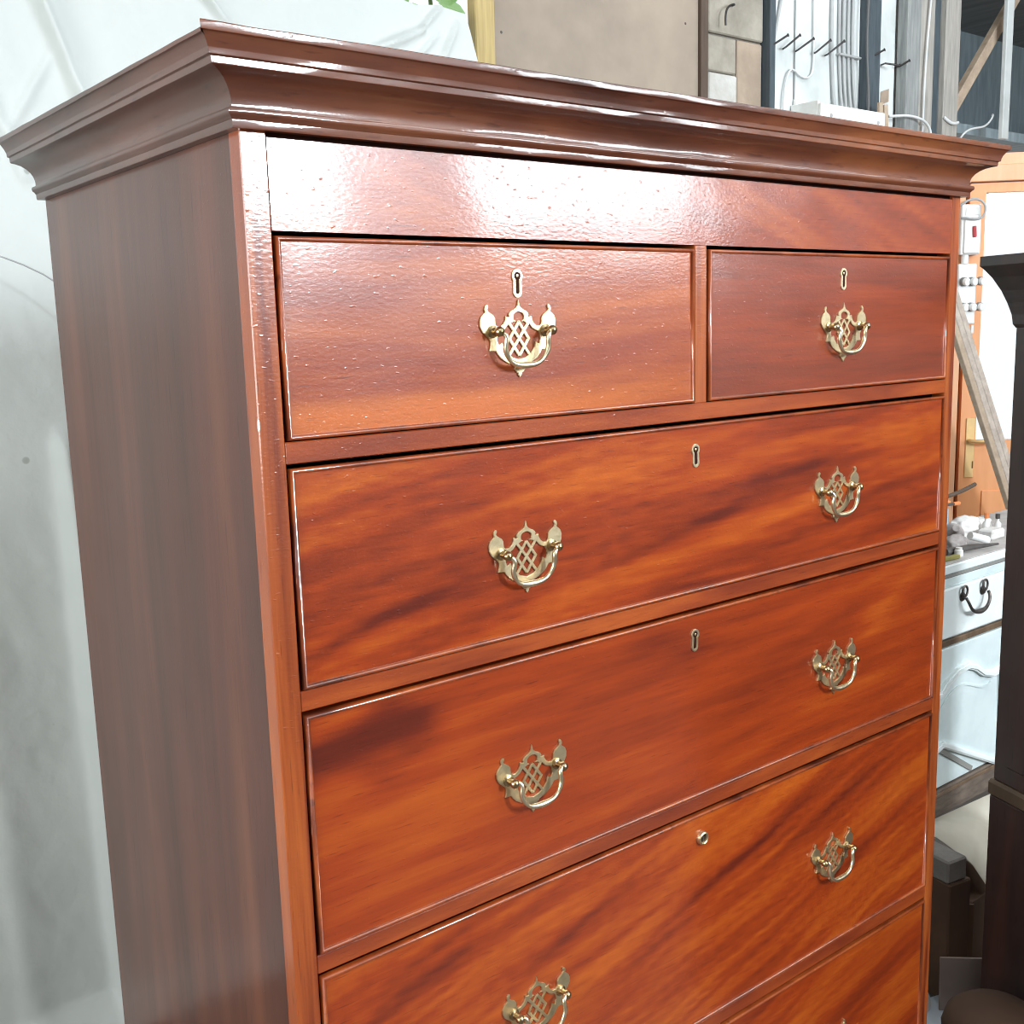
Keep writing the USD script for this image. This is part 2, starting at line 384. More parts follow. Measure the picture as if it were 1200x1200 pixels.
M['sheet'] = usdkit.material(stage, L('sheet'), {
    'g': ('geometry', {}), 'n': ('noise_texture', {'scale': 2.2, 'detail': 5, 'roughness': 0.65}),
    'r': ('rgb_ramp', {'ramp': [(0.0, (0.58, 0.62, 0.60)), (0.36, (0.64, 0.675, 0.655)), (0.6, (0.67, 0.70, 0.68)), (1.0, (0.69, 0.72, 0.70))]}),
    'n2': ('noise_texture', {'scale': 38.0, 'detail': 3}), 'b': ('bump', {'strength': 0.25, 'distance': 0.006}),
    'sv': ('voronoi_texture', {'scale': 7.0, 'randomness': 1.0}), 'sr': ('rgb_ramp', {'ramp': [(0.0, (0.62, 0.62, 0.60)), (0.045, (0.70, 0.70, 0.68)), (0.06, (1, 1, 1)), (1.0, (1, 1, 1))]}),
    'mm': ('mix', {'mix_type': 'multiply', 'fac': 1.0}),
    'd': ('diffuse_bsdf', {}), 't': ('translucent_bsdf', {}), 'm': ('mix_closure', {'fac': 0.12})},
    [('g.position', 'n.vector'), ('n.fac', 'r.fac'), ('g.position', 'n2.vector'), ('n2.fac', 'b.height'), ('b.normal', 'd.normal'),
     ('g.position', 'sv.vector'), ('sv.distance', 'sr.fac'), ('r.color', 'mm.color1'), ('sr.color', 'mm.color2'),
     ('mm.color', 'd.color'), ('mm.color', 't.color'), ('d.BSDF', 'm.closure1'), ('t.BSDF', 'm.closure2')], surface='m.closure')

# ================================================================== the setting
RCX = 3.47      # right end of the low back wall; beyond it the shed runs back to the recess
part('floor', bx(XL-0.2, XR+0.2, YF-0.2, 2.9, -0.08, 0), M['concrete_floor'], kind='structure')
part('wall_right', bx(XR, XR+0.12, YF-0.2, 2.9, 0, ZC), M['wall_pale'], kind='structure')


def wall_with_holes(x0, x1, y0, y1, z0, z1, holes):
    p = Polygon([(x0, z0), (x1, z0), (x1, z1), (x0, z1)])
    for h in holes:
        p = p.difference(Polygon([(h[0], h[2]), (h[1], h[2]), (h[1], h[3]), (h[0], h[3])]))
    m = slab(p, y1-y0); m.apply_translation([0, y1, 0])
    return m


def slab_xy(x0, x1, y0, y1, z0, z1, holes):
    p = Polygon([(x0, y0), (x1, y0), (x1, y1), (x0, y1)])
    for h in holes:
        p = p.difference(Polygon([(h[0], h[2]), (h[1], h[2]), (h[1], h[3]), (h[0], h[3])]))
    m = trimesh.creation.extrude_polygon(p, z1-z0, engine='earcut'); m.apply_translation([0, 0, z0])
    return m


lw_ = wall_with_holes(YF-0.2, 2.9, 0, 0.12, 0, ZC, [WL]); v = lw_.vertices
part('wall_left', trimesh.Trimesh(np.c_[XL-v[:, 1], v[:, 0], v[:, 2]], lw_.faces, process=False), M['wall_pale'], kind='structure')
part('wall_front', wall_with_holes(XL, XR, YF-0.10, YF, 0, ZC, [W1, W2]), M['wall_dark'], kind='structure')
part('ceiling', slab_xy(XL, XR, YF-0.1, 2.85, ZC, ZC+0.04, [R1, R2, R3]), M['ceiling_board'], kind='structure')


def window(n, w, y, mull, bars, t=0.04, d=0.06):
    x0, x1, z0, z1 = w
    o = thing(f'window_{n}', loc=((x0+x1)/2, y, z0), kind='structure')
    fr = Polygon([(x0, z0), (x1, z0), (x1, z1), (x0, z1)]).difference(Polygon([(x0+t, z0+t), (x1-t, z0+t), (x1-t, z1-t), (x0+t, z1-t)]))
    m = slab(fr, d); m.apply_translation([0, y+d/2, 0]); part('window_frame', m, M['plaster_white'], o)
    for k in range(mull):
        xx = x0+(x1-x0)*(k+1)/(mull+1)
        part('glazing_bar', bx(xx-0.012, xx+0.012, y-0.02, y+0.02, z0+t, z1-t), M['plaster_white'], o)
    part('pane', bx(x0+t, x1-t, y-0.002, y+0.002, z0+t, z1-t), M['pane'], o)
    return o


window(1, W1, YF-0.05, 0, 0)
window(2, W2, YF-0.05, 2, 0)

w4 = thing('window_4', loc=(XL-0.05, (WL[0]+WL[1])/2, WL[2]), kind='structure')  # unseen window, made up to carry the added left light
fr = Polygon([(WL[0], WL[2]), (WL[1], WL[2]), (WL[1], WL[3]), (WL[0], WL[3])]).difference(Polygon([(WL[0]+.04, WL[2]+.04), (WL[1]-.04, WL[2]+.04), (WL[1]-.04, WL[3]-.04), (WL[0]+.04, WL[3]-.04)]))
m = slab(fr, 0.06); v = m.vertices
part('window_frame', trimesh.Trimesh(np.c_[XL-0.09-v[:, 1], v[:, 0], v[:, 2]], m.faces, process=False), M['plaster_white'], w4)
ym = (WL[0]+WL[1])/2
part('glazing_bar', bx(XL-0.07, XL-0.04, ym-0.015, ym+0.015, WL[2]+.04, WL[3]-.04), M['plaster_white'], w4)
part('pane', bx(XL-0.056, XL-0.052, WL[0]+.04, WL[1]-.04, WL[2]+.04, WL[3]-.04), M['pane'], w4)

# back wall with the window that the sheet hangs over
WB = (-1.25, 1.640, 1.60, 2.72)
part('wall_back', wall_with_holes(XL, RCX, YB, YB+0.12, 0, ZC, [WB]), M['wall_pale'], kind='structure')
wb = thing('window_3', loc=(0, YB, WB[2]), kind='structure')
fr = Polygon([(WB[0], WB[2]), (WB[1], WB[2]), (WB[1], WB[3]), (WB[0], WB[3])]).difference(Polygon([(WB[0]+.03, WB[2]+.03), (WB[1]-.012, WB[2]+.03), (WB[1]-.012, WB[3]-.03), (WB[0]+.03, WB[3]-.03)]))
m = slab(fr, 0.05); m.apply_translation([0, YB+0.09, 0]); part('window_frame', m, M['dark_post'], wb)
part('pane', bx(WB[0]+.03, WB[1]-.012, YB+0.06, YB+0.064, WB[2]+.03, WB[3]-.03), M['pane'], wb)
# dark recess of the shed above and behind the door
part('wall_recess', bx(RCX-0.4, XR, 2.75, 2.85, 2.27, ZC), M['roof_board_hazed'], kind='structure')
part('trim_1', bx(RCX-0.02, RCX, YB+0.12, 2.75, 2.31, ZC), M['roof_board_hazed'], kind='structure')
part('trim_2', bx(RCX-0.02, XR, YB+0.12, 2.75, 2.27, 2.31), M['roof_board_hazed'], kind='structure')

# ------------------------------------------------------------------ orange door in a partition turned 45 degrees, right
PA, PE, PN = np.array([3.9, 1.5]), np.array([0.70711, -0.70711]), np.array([-0.70711, -0.70711])   # origin, along, towards the room


def pbox(s0, s1, n0, n1, z0, z1, c=0.0):
    return obox(PA, PE, PN, s0, s1, n0, n1, z0, z1, c)


def pp(s_, n_, z_):
    q = PA+s_*PE+n_*PN
    return (q[0], q[1], z_)


def pslab(poly, n0, n1):
    m = slab(poly, n1-n0); v = m.vertices
    w = np.array([pp(a, n0-b, c) for a, b, c in v])
    return trimesh.Trimesh(w, m.faces[:, ::-1], process=False)


DZ = 2.06
part('wall_door', cat([pbox(-0.46, -0.16, -0.10, -0.01, 0, 2.16), pbox(0.80, 1.20, -0.10, -0.01, 0, 2.16), pbox(-0.16, 0.80, -0.10, -0.01, DZ+0.03, 2.16)]), M['door_orange_frame'], kind='structure')
part('wall_side', bx(4.74, XR, 0.66, 0.76, 0, 2.16), M['door_orange_frame'], kind='structure')
door = thing('door_1', loc=pp(0.3, 0, 0), kind='structure')
part('door_frame', pbox(-0.16, -0.068, -0.09, 0.012, 0, DZ+0.055, 0.003), M['door_orange_frame'], door)
part('door_frame', pbox(0.715, 0.80, -0.09, 0.012, 0, DZ+0.055, 0.003), M['door_orange_frame'], door)
part('door_frame', pbox(-0.068, 0.715, -0.09, 0.012, DZ-0.01, DZ+0.055, 0.003), M['door_orange_frame'], door)
part('door_stop', pbox(-0.068, -0.030, -0.085, -0.050, 0, DZ-0.01), M['door_gap'], door)
leaf = pslab(Polygon([(-0.050, 0.01), (0.712, 0.01), (0.712, DZ-0.015), (-0.050, DZ-0.015)]).difference(Polygon([(0.012, 1.010), (0.65, 1.010), (0.65, 2.008), (0.012, 2.008)])), -0.045, 0.0)
dl = part('door_leaf', leaf, M['door_orange'], door)
part('glass_pane', pbox(0.0125, 0.6495, -0.024, -0.020, 1.0105, 2.0075), M['pane'], dl)
part('lower_panel', pbox(0.045, 0.66, 0.0, 0.006, 0.12, 0.80, 0.0015), M['door_orange'], dl)
part('lock_plate', pbox(-0.028, 0.008, 0.0, 0.006, 0.855, 1.105, 0.002), M['lever_brass'], dl)
part('lever', tube(spline([pp(-0.010, 0.004, 1.012), pp(-0.010, 0.040, 1.012), pp(0.0, 0.050, 1.012), pp(0.09, 0.050, 1.016)], 16), 0.0075, 8), M['lever_brass'], dl, smooth=True)
part('keyhole', pbox(0.0, 0.005, 0.006, 0.0075, 0.895, 0.925), M['tool_dark'], dl)

# ================================================================== the chest of drawers
W, D, ZT = 1.10, 0.5415, 1.70
SL, SR = 0.0236, 0.021
chest = thing('chest_of_drawers', 'tall polished mahogany chest of drawers with moulded cornice and pierced brass handles', 'chest of drawers', loc=(W/2, D/2, 0))
XA, XB_ = SL, W-SR
rows = [(1.4411, 1.6192), (1.2158, 1.4216), (0.9565, 1.1966), (0.6468, 0.9378), (0.30, 0.6277)]
rails = [(1.4216, 1.4411), (1.1966, 1.2158), (0.9378, 0.9565), (0.6277, 0.6468)]


def figure_field(x, z, seed, streaks=(), base=0.55, amp=0.42, tilt=0.04, sx=2.2, sz=17.0, wav=0.010, fine=0.20):
    """0 dark .. 1 light: flowing grain of the veneer plus single darker or lighter flames."""
    wx = 0.030*(meshkit.fbm(np.stack([x*4, z*6, np.full_like(x, seed+0.3)], 1), 3, seed+21)-0.5)
    zz = z-tilt*x+wav*np.sin(x*5.0+seed)+wx
    lay = lambda a, b, k, o: meshkit.fbm(np.stack([x*a+zz*3, np.full_like(x, seed*3.7+k), zz*b], 1), o, seed+k)-0.5
    n = 1.1*lay(sx, sz, 1, 3)+0.9*lay(sx*2.1, sz*2.4, 2, 3)
    n = np.sign(n)*np.abs(n)**0.85
    v = base+amp*n+fine*2*lay(sx*4, sz*7, 5, 3)
    for cx, cz, rx, rz, ang, s, *sharp in streaks:
        c, sn = math.cos(ang), math.sin(ang)
        a = ((x-cx)*c+(z-cz)*sn)/rx; b = (-(x-cx)*sn+(z-cz)*c)/rz
        b = b+1.1*(meshkit.fbm(np.stack([x*9, z*30, np.full_like(x, 3.1+seed)], 1), 3, seed+3)-0.5)*2
        v = v+(s*np.exp(-(a*a)**3-np.abs(b)**4) if sharp else 0.8*s*np.exp(-(a*a)**1.5-np.abs(b)**1.6))
    return np.clip(v, 0.12, 1.0)


def veneer_board(x0, x1, z0, z1, y, thick, seed, step=0.006, **kw):
    nu, nv = max(2, int((x1-x0)/step)), max(2, int((z1-z0)/step))
    p, f = grid(lambda u, v: np.c_[x0+(x1-x0)*u, np.full_like(u, y), z0+(z1-z0)*v], nu, nv)
    p[:, 1] += 0.0005*(meshkit.noise(np.c_[p[:, 0]*7, p[:, 2]*7, np.full(len(p), seed)], seed)-0.5)
    fig = figure_field(p[:, 0], p[:, 2], seed, **kw)
    back = bx(x0, x1, y+0.0006, y+thick, z0, z1)
    v = np.vstack([p, back.vertices]); ff = np.vstack([f, back.faces+len(p)])
    return trimesh.Trimesh(v, ff, process=False), np.r_[fig, np.full(len(back.vertices), 0.35)]


def cockbead(x0, x1, z0, z1, y0, w=0.0046, h=0.0030):
    """half-round bead around a drawer front; y0 the drawer face; stands h proud."""
    prof = [(0, 0.004)] + [(w/2-w/2*math.cos(a), -h*math.sin(a)) for a in np.linspace(0.0, math.pi, 8)] + [(w, 0.0005)]
    rings = []
    for (x, z, sx, sz) in ((x0, z0, 1, 1), (x1, z0, -1, 1), (x1, z1, -1, -1), (x0, z1, 1, -1)):
        rings.append(np.array([(x+sx*u, y0+v, z+sz*u) for u, v in prof]))
    v = np.array(rings); k = len(prof); f = []
    for i in range(4):
        n = (i+1) % 4
        for j in range(k-1):
            a, b, c, d = i*k+j, n*k+j, n*k+j+1, i*k+j+1
            f += [(a, b, c), (a, c, d)]
    return trimesh.Trimesh(v.reshape(-1, 3), np.array(f), process=False)


# --- brass furniture (millimetres, centred between the posts)
HALF = [(0, 30.5), (-0.9, 27.5), (-1.3, 25), (-3.0, 22.8), (-6, 21), (-9.5, 19.6), (-12, 17.6), (-12.7, 15.6), (-11.6, 13.8), (-13.5, 13.6), (-16.6, 14.6), (-16.9, 11),
        (-19.5, 7.2), (-23, 4.8), (-26.5, 4.6), (-29, 6.2), (-29.6, 9.5), (-29.6, 12.6), (-31.6, 15.6), (-35, 17.7), (-37.8, 19.4), (-38.8, 21.2), (-37.6, 23.6), (-37.8, 25.4),
        (-39.6, 26.0), (-41.6, 24.2), (-42.2, 21.5), (-41.5, 18.6), (-43.6, 17.2), (-46.6, 14.6), (-48.3, 10), (-48, 4.8), (-45.4, -0.2), (-41, -4), (-37.4, -7), (-36, -10), (-36.2, -14), (-37.6, -18.4),
        (-29.5, -18.8), (-27.5, -22), (-23, -26.6), (-16, -30.6), (-9, -33), (-8.2, -34.6), (-6, -35.2), (-6.8, -38), (-4.4, -40.6), (-2.6, -41.2), (-1.9, -43.6), (0, -45.6)]


def closed(half):
    r = [(-x, z) for x, z in half[-2:0:-1]]
    return Polygon(half+r).buffer(0)


INNER = [(0, 9.6), (-6.5, 9.6), (-9, 8.2), (-12.2, 8.6), (-14.2, 6.0), (-17.5, 2.6), (-21.5, 0.6), (-25, -0.4), (-27, -4), (-27.5, -9), (-25.6, -13.4), (-21.4, -11.0), (-19.4, -16.5), (-14.5, -22), (-8.5, -26), (0, -28.2)]
plate_poly = closed(HALF)
plate_poly = plate_poly.difference(closed(INNER))
arch = unary_union([affinity.scale(Point(0, 14).buffer(1, 24), 6.9, 5.0), Polygon([(-6.6, 10.8), (6.6, 10.8), (6.8, 14), (-6.8, 14)])])
plate_poly = plate_poly.difference(arch)
bars = []
for s in (-1, 1):
    bars += [LineString([(0, 8.8), (s*12.2, -7.5), (0, -24)]), LineString([(s*13.5, 9.6), (-s*14.5, -25.4)])]
plate_poly = unary_union([plate_poly]+[b.buffer(1.65, cap_style=2, join_style=2) for b in bars]).intersection(closed(HALF).buffer(0.2)).simplify(0.05)
plate_poly = affinity.scale(plate_poly, 0.001, 0.001, origin=(0, 0))
PLATE = bevel_slab(plate_poly, 0.0019, 0.00045)
_b = [(-0.0335, -0.0118, -0.001), (-0.0295, -0.0145, -0.0012), (-0.0268, -0.0158, -0.0045), (-0.0272, -0.0155, -0.013), (-0.0248, -0.0150, -0.0222), (-0.0175, -0.0145, -0.0298), (-0.0080, -0.0142, -0.0326), (0, -0.0142, -0.0330)]
_b = _b+[(-x, y, z) for x, y, z in _b[-2::-1]]
_p = spline(_b, 61)
BAIL = tube(_p, 0.0020+0.0014*np.exp(-(_p[:, 0]/0.016)**2)+0.0007*np.exp(-((np.abs(_p[:, 0])-0.0268)/0.003)**2), 10)
POST = lathe([(0.0001, 0.0), (0.0062, 0.0), (0.0062, 0.0022), (0.0038, 0.0034), (0.0033, 0.0075), (0.0046, 0.0092), (0.0052, 0.0118), (0.0046, 0.0142), (0.0028, 0.0160), (0.0001, 0.0166)], (0, -0.0015, 0), (0, -1, 0), 16)


def keyhole_poly(r, w, L_):
    return unary_union([Point(0, 0).buffer(r, 24), Polygon([(-w, 0), (w, 0), (w*1.1, -L_), (-w*1.1, -L_)]), Point(0, -L_).buffer(w*1.1, 16)])


ESC = keyhole_poly(0.0064, 0.0046, 0.0152).buffer(0.0004)
ESC_H = keyhole_poly(0.0040, 0.0022, 0.0150)
ESCM = bevel_slab(ESC.difference(ESC_H), 0.0016, 0.0004)
ESCD = slab(ESC_H.buffer(0.0002), 0.0007)
PIN = lathe([(0.0001, 0), (0.0016, 0), (0.0016, 0.0011), (0.0001, 0.0014)], (0, -0.0003, 0.0004), (0, -1, 0), 10)


def at(mesh, x, y, z, rot=0.0):
    m = mesh.copy()
    if rot:
        m.apply_transform(trimesh.transformations.rotation_matrix(rot, [0, 1, 0]))
    m.apply_translation([x, y, z])
    return m


def swing(mesh, x, y, z, ang):
    m = mesh.copy()
    T = trimesh.transformations.rotation_matrix(ang, [1, 0, 0])
    m.apply_transform(T); m.apply_translation([x, y, z])
    return m


def drawer(x0, x1, z0, z1, seed, handles, key, lock=None, mat='mahogany_drawer', **kw):
    gl, gr, gt, gb = 0.0028, 0.0018, 0.0040, 0.0012
    x0 += gl; x1 -= gr; z1 -= gt; z0 += gb
    m, fig = veneer_board(x0+0.004, x1-0.004, z0+0.004, z1-0.004, 0.0, 0.02, seed, **kw)
    d = part('drawer', m, M[mat], chest, figure=fig)
    part('cockbead', cockbead(x0, x1, z0, z1, 0.0), M['mahogany_bead'], d, smooth=40)
    box = cat([bx(x0+0.004, x0+0.014, 0.021, 0.50, z0+0.004, z1-0.012), bx(x1-0.014, x1-0.004, 0.021, 0.50, z0+0.004, z1-0.012), bx(x0+0.014, x1-0.014, 0.021, 0.50, z0+0.004, z0+0.012), bx(x0+0.014, x1-0.014, 0.49, 0.50, z0+0.012, z1-0.012)])
    part('drawer_box', box, M['pine_carcass'], d)
    for hx, hz, sw in handles:
        part('handle_plate', at(PLATE, hx, -0.0002, hz), M['brass'], d, label='pierced brass handle plate')
        for s in (-1, 1):
            part('handle_post', at(POST, hx+s*0.0335, 0, hz), M['brass_post_dark'], d, smooth=50)
        part('handle_bail', swing(BAIL, hx, 0, hz, sw), M['brass_pale'], d, smooth=True)
    if key:
        kx, kz, rot = key
        part('keyhole_escutcheon', at(ESCM, kx, 0, kz+0.007, rot), M['brass_pale'], d)
        part('keyhole', at(ESCD, kx, 0, kz+0.007, rot), M['gap_dark'], d)
        part('keyhole_pin', at(PIN, kx, 0, kz+0.007, rot), M['brass'], d)
    if lock:
        lx, lz = lock
        part('lock_ring', lathe([(0.0052, 0.0005), (0.0055, 0.0045), (0.0068, 0.0055), (0.0082, 0.0045), (0.0088, 0.002), (0.0088, 0.0)], (lx, 0, lz), (0, -1, 0), 24), M['brass'], d, smooth=40, label='round brass lock')
        part('lock_core', lathe([(0.0001, 0.0028), (0.0054, 0.0028), (0.0054, 0)], (lx, 0, lz), (0, -1, 0), 20), M['brass_dark'], d)
        part('keyhole', at(slab(unary_union([Point(0, .0012).buffer(.0013), Polygon([(-.0006, .001), (.0006, .001), (.0008, -.0032), (-.0008, -.0032)])]), 0.0004), lx, -0.0028, lz), M['tool_dark'], d)
    return d


DV0, DV1 = 0.5439, 0.5641
drawer(XA, DV0, *rows[0], seed=1, mat='mahogany_upper', handles=[(0.2852, 1.5300, 0.06)], key=(0.2852, 1.5764, 0), base=0.66, amp=0.25, tilt=0.03, sx=1.5, sz=10,
       streaks=[(0.18, 1.455, 0.24, 0.016, 0.02, 0.40), (0.10, 1.56, 0.10, 0.03, 0.0, -0.16)])
drawer(DV1, XB_, *rows[0], seed=2, mat='mahogany_upper', handles=[(0.8270, 1.5225, 0.03)], key=(0.8252, 1.5828, 0), base=0.44, amp=0.2, tilt=0.03, sx=1.5, sz=10)
drawer(XA, XB_, *rows[1], seed=3, handles=[(0.2876, 1.3075, 0.10), (0.8210, 1.3100, 0.02)], key=(0.5448, 1.3802, -0.04), base=0.57, amp=0.42, tilt=0.11, sx=2.6, sz=25,
       streaks=[(0.10, 1.262, 0.10, 0.010, 0.30, -0.36), (0.33, 1.345, 0.12, 0.008, 0.1, -0.28), (0.55, 1.300, 0.13, 0.007, 0.20, -0.32), (0.72, 1.345, 0.16, 0.008, 0.15, -0.28), (0.93, 1.30, 0.14, 0.010, 0.12, -0.30), (0.66, 1.25, 0.20, 0.010, 0.10, -0.25), (0.20, 1.285, 0.10, 0.01, 0.2, -0.22)])
drawer(XA, XB_, *rows[2], seed=4, handles=[(0.2882, 1.0650, -0.10), (0.8240, 1.0700, 0.0)], key=(0.5445, 1.1579, 0.04), base=0.54, amp=0.17, tilt=0.06, sx=1.6, sz=9,
       streaks=[(0.080, 1.148, 0.088, 0.030, 0.14, -0.42, 1), (0.50, 1.165, 0.07, 0.02, -0.1, -0.22), (0.16, 1.06, 0.10, 0.05, 0.4, 0.18), (0.75, 1.10, 0.14, 0.03, 0.1, -0.15), (0.95, 1.13, 0.10, 0.02, 0.5, 0.2)])
drawer(XA, XB_, *rows[3], seed=5, handles=[(0.2866, 0.7950, -0.12), (0.8300, 0.7880, -0.08)], key=None, lock=(0.5574, 0.9008), base=0.60, amp=0.44, tilt=0.24, sx=2.4, sz=20,
       streaks=[(0.14, 0.880, 0.07, 0.02, 0.35, -0.30), (0.35, 0.86, 0.12, 0.008, 0.3, -0.30), (0.62, 0.845, 0.18, 0.009, 0.3, -0.32), (0.50, 0.79, 0.15, 0.01, 0.28, -0.28), (0.80, 0.85, 0.16, 0.009, 0.3, -0.3), (0.94, 0.78, 0.14, 0.014, 0.3, -0.3)])
drawer(XA, XB_, *rows[4], seed=6, handles=[(0.2866, 0.485, 0.0), (0.8300, 0.485, 0.0)], key=(0.5500, 0.58, 0), base=0.60, amp=0.42, tilt=0.25, sx=2.0, sz=14)

part('stile', bx(0, SL, -0.0008, 0.02, 0.25, ZT, 0.0010), M['mahogany_stile'], chest)
part('stile', bx(W-SR, W, -0.0008, 0.02, 0.25, ZT, 0.0010), M['mahogany_stile'], chest)
for z0, z1 in rails:
    part('drawer_rail', bx(XA, XB_, -0.0002, 0.05, z0, z1, 0.0009), M['mahogany_rail'], chest)
part('drawer_divider', bx(DV0, DV1, -0.0002, 0.05, rows[0][0], rows[0][1], 0.0009), M['mahogany_stile'], chest)
part('drawer_rail', bx(XA, XB_, -0.0002, 0.05, 0.28, 0.30, 0.0009), M['mahogany_rail'], chest)
fm, ff = veneer_board(XA+0.0004, XB_, rows[0][1], ZT-0.0060, -0.0003, 0.02, 8, base=0.56, amp=0.3, tilt=-0.35, sx=2.5, sz=12,
                      streaks=[(0.80, 1.66, 0.16, 0.012, -0.3, -0.2), (0.98, 1.65, 0.10, 0.012, -0.3, -0.15)])
part('shadow_gap', bx(XA, XB_, 0.004, 0.02, ZT-0.006, ZT+0.002), M['gap_dark'], chest)
part('frieze', fm, M['mahogany_upper'], chest, figure=ff)
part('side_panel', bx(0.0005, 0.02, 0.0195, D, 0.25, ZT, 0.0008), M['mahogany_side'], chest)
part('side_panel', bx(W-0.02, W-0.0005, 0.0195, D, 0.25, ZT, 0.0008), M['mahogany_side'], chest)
part('back_board', bx(0.02, W-0.02, D-0.015, D, 0.25, ZT), M['pine_carcass'], chest)
part('carcass_lining', cat([bx(0.0201, XA, 0.0205, 0.5, 0.26, 1.69), bx(XB_, W-0.0201, 0.0205, 0.5, 0.26, 1.69), bx(0.03, W-0.03, 0.505, 0.52, 0.26, 1.69)]), M['gap_dark'], chest)
part('top_board', bx(0.0, W, 0.0, D, ZT+0.002, ZT+0.0655), M['pine_carcass'], chest)

# cornice: profile (projection, height above the carcass top), read off the mitre
PROF = [(0.0, -0.0020), (0.0085, -0.0020), (0.0092, 0.0000), (0.0092, 0.0042), (0.0104, 0.0050), (0.0108, 0.0062), (0.0130, 0.0076), (0.0138, 0.0100), (0.0130, 0.0124), (0.0090, 0.0138),
        (0.0086, 0.0160), (0.0090, 0.0200), (0.0106, 0.0245), (0.0135, 0.0288), (0.0180, 0.0328), (0.0235, 0.0358), (0.0295, 0.0376), (0.0335, 0.0382), (0.0348, 0.0388), (0.0350, 0.0395), (0.0353, 0.0440), (0.0362, 0.0446), (0.0376, 0.0449), (0.0378, 0.0456), (0.0381, 0.0492), (0.0386, 0.0500),
        (0.0400, 0.0530), (0.0420, 0.0560), (0.0436, 0.0584), (0.0446, 0.0592), (0.0464, 0.0596), (0.0467, 0.0604), (0.0472, 0.0650), (0.0466, 0.0660), (0.0455, 0.0663), (0.0, 0.0663)]
PR = np.array(PROF)


def cornice_front():
    n = 90; rings = []
    for t in np.linspace(0, 1, n):
        x = -PR[:, 0]+t*(W+2*PR[:, 0])
        y = -PR[:, 0].copy(); z = ZT+PR[:, 1].copy()
        j = meshkit.noise(np.c_[x*30, PR[:, 1]*300, np.full(len(x), 2.0)], 4)-0.5
        edge = (PR[:, 1] > 0.060) & (PR[:, 0] > 0)
        y += np.where(PR[:, 0] > 0, 0.0007*j, 0); z += np.where(edge, 0.0011*j, np.where(PR[:, 0] > 0, 0.0003*j, 0))
        rings.append(np.c_[x, y, z])
    return prism_sweep(rings)


def cornice_side(sgn):
    n = 40; rings = []
    for t in np.linspace(0, 1, n):
        y = -PR[:, 0]+t*(D+PR[:, 0])
        x = (-PR[:, 0] if sgn < 0 else W+PR[:, 0])
        z = ZT+PR[:, 1].copy()
        if sgn < 0:   # the return has lost its top bead towards the front corner
            z = z-np.where(PR[:, 1] > 0.056, 0.0056*(PR[:, 1]-0.056)/0.0102*(1-0.75*t), 0)
        j = meshkit.noise(np.c_[y*30, PR[:, 1]*300, np.full(len(y), 5.0)], 4)-0.5
        z = z+np.where(PR[:, 0] > 0, 0.0006*j, 0)
        rings.append(np.c_[x, y, z])
    m = prism_sweep(rings)
    if sgn < 0:
        m.invert()
    return m


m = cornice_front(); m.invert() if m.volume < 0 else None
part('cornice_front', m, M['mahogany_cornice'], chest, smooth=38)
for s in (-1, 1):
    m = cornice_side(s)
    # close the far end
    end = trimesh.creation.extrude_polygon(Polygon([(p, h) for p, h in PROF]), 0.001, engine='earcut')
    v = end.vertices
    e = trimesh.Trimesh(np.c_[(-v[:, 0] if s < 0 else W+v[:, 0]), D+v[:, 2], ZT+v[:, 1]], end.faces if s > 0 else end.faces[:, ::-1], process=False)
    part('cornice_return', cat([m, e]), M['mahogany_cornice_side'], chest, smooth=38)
# base: moulding and bracket feet
bp = [(0.0, 0.0), (0.016, 0.0), (0.018, 0.008), (0.012, 0.018), (0.006, 0.024), (0.0, 0.030)]
rg = [[(-p, D, 0.225+h) for p, h in bp], [(-p, -p, 0.225+h) for p, h in bp], [(W+p, -p, 0.225+h) for p, h in bp], [(W+p, D, 0.225+h) for p, h in bp]]
m = prism_sweep(rg); part('base_moulding', m, M['mahogany_rail'], chest, smooth=30)
part('base_board', bx(0.0, W, 0.0, D, 0.225, 0.255), M['gap_dark'], chest)
foot = Polygon([(0, 0), (0.05, 0), (0.06, 0.05), (0.08, 0.09), (0.12, 0.12), (0.19, 0.15), (0.19, 0.225), (0, 0.225)])
for s in (0, 1):
    f_ = slab(foot, 0.022)
    if s:
        f_.vertices[:, 0] = W+0.012-f_.vertices[:, 0]; f_.invert()
    else:
        f_.vertices[:, 0] -= 0.012
    f_.vertices[:, 1] += 0.010
    g_ = slab(foot, 0.022); v = g_.vertices.copy()
    g_ = trimesh.Trimesh(np.c_[(-0.012-v[:, 1] if not s else W+0.012+v[:, 1]), -0.012+v[:, 0], v[:, 2]], g_.faces, process=False)
    h_ = bx(-0.012 if not s else W-0.04, 0.04 if not s else W+0.012, D-0.06, D, 0, 0.225)
    part('bracket_foot', cat([f_, g_]), M['mahogany_rail'], chest)
    part('rear_foot', h_, M['mahogany_side'], chest)
# worn chip on the left front arris
ch = trimesh.creation.icosphere(2, 1.0); ch.vertices = ch.vertices*np.array([0.0009, 0.0016, 0.0062])*(0.8+0.4*meshkit.noise(ch.vertices*2.2, 3))[:, None]+np.array([0.0004, -0.0002, 1.4575])
part('chip', ch, M['chip_white'], chest, label='pale chip in the front left edge')

# ================================================================== hanging dust sheet
YS = 1.46


def seg_dist(x, z, a, b):
    ax, az = a; bx_, bz = b
    dx, dz = bx_-ax, bz-az; L2 = dx*dx+dz*dz
    t = np.clip(((x-ax)*dx+(z-az)*dz)/L2, 0, 1)
    d = ((x-ax)*dz-(z-az)*dx)/math.sqrt(L2)
    e = np.hypot(x-(ax+t*dx), z-(az+t*dz))
    return d, e, t


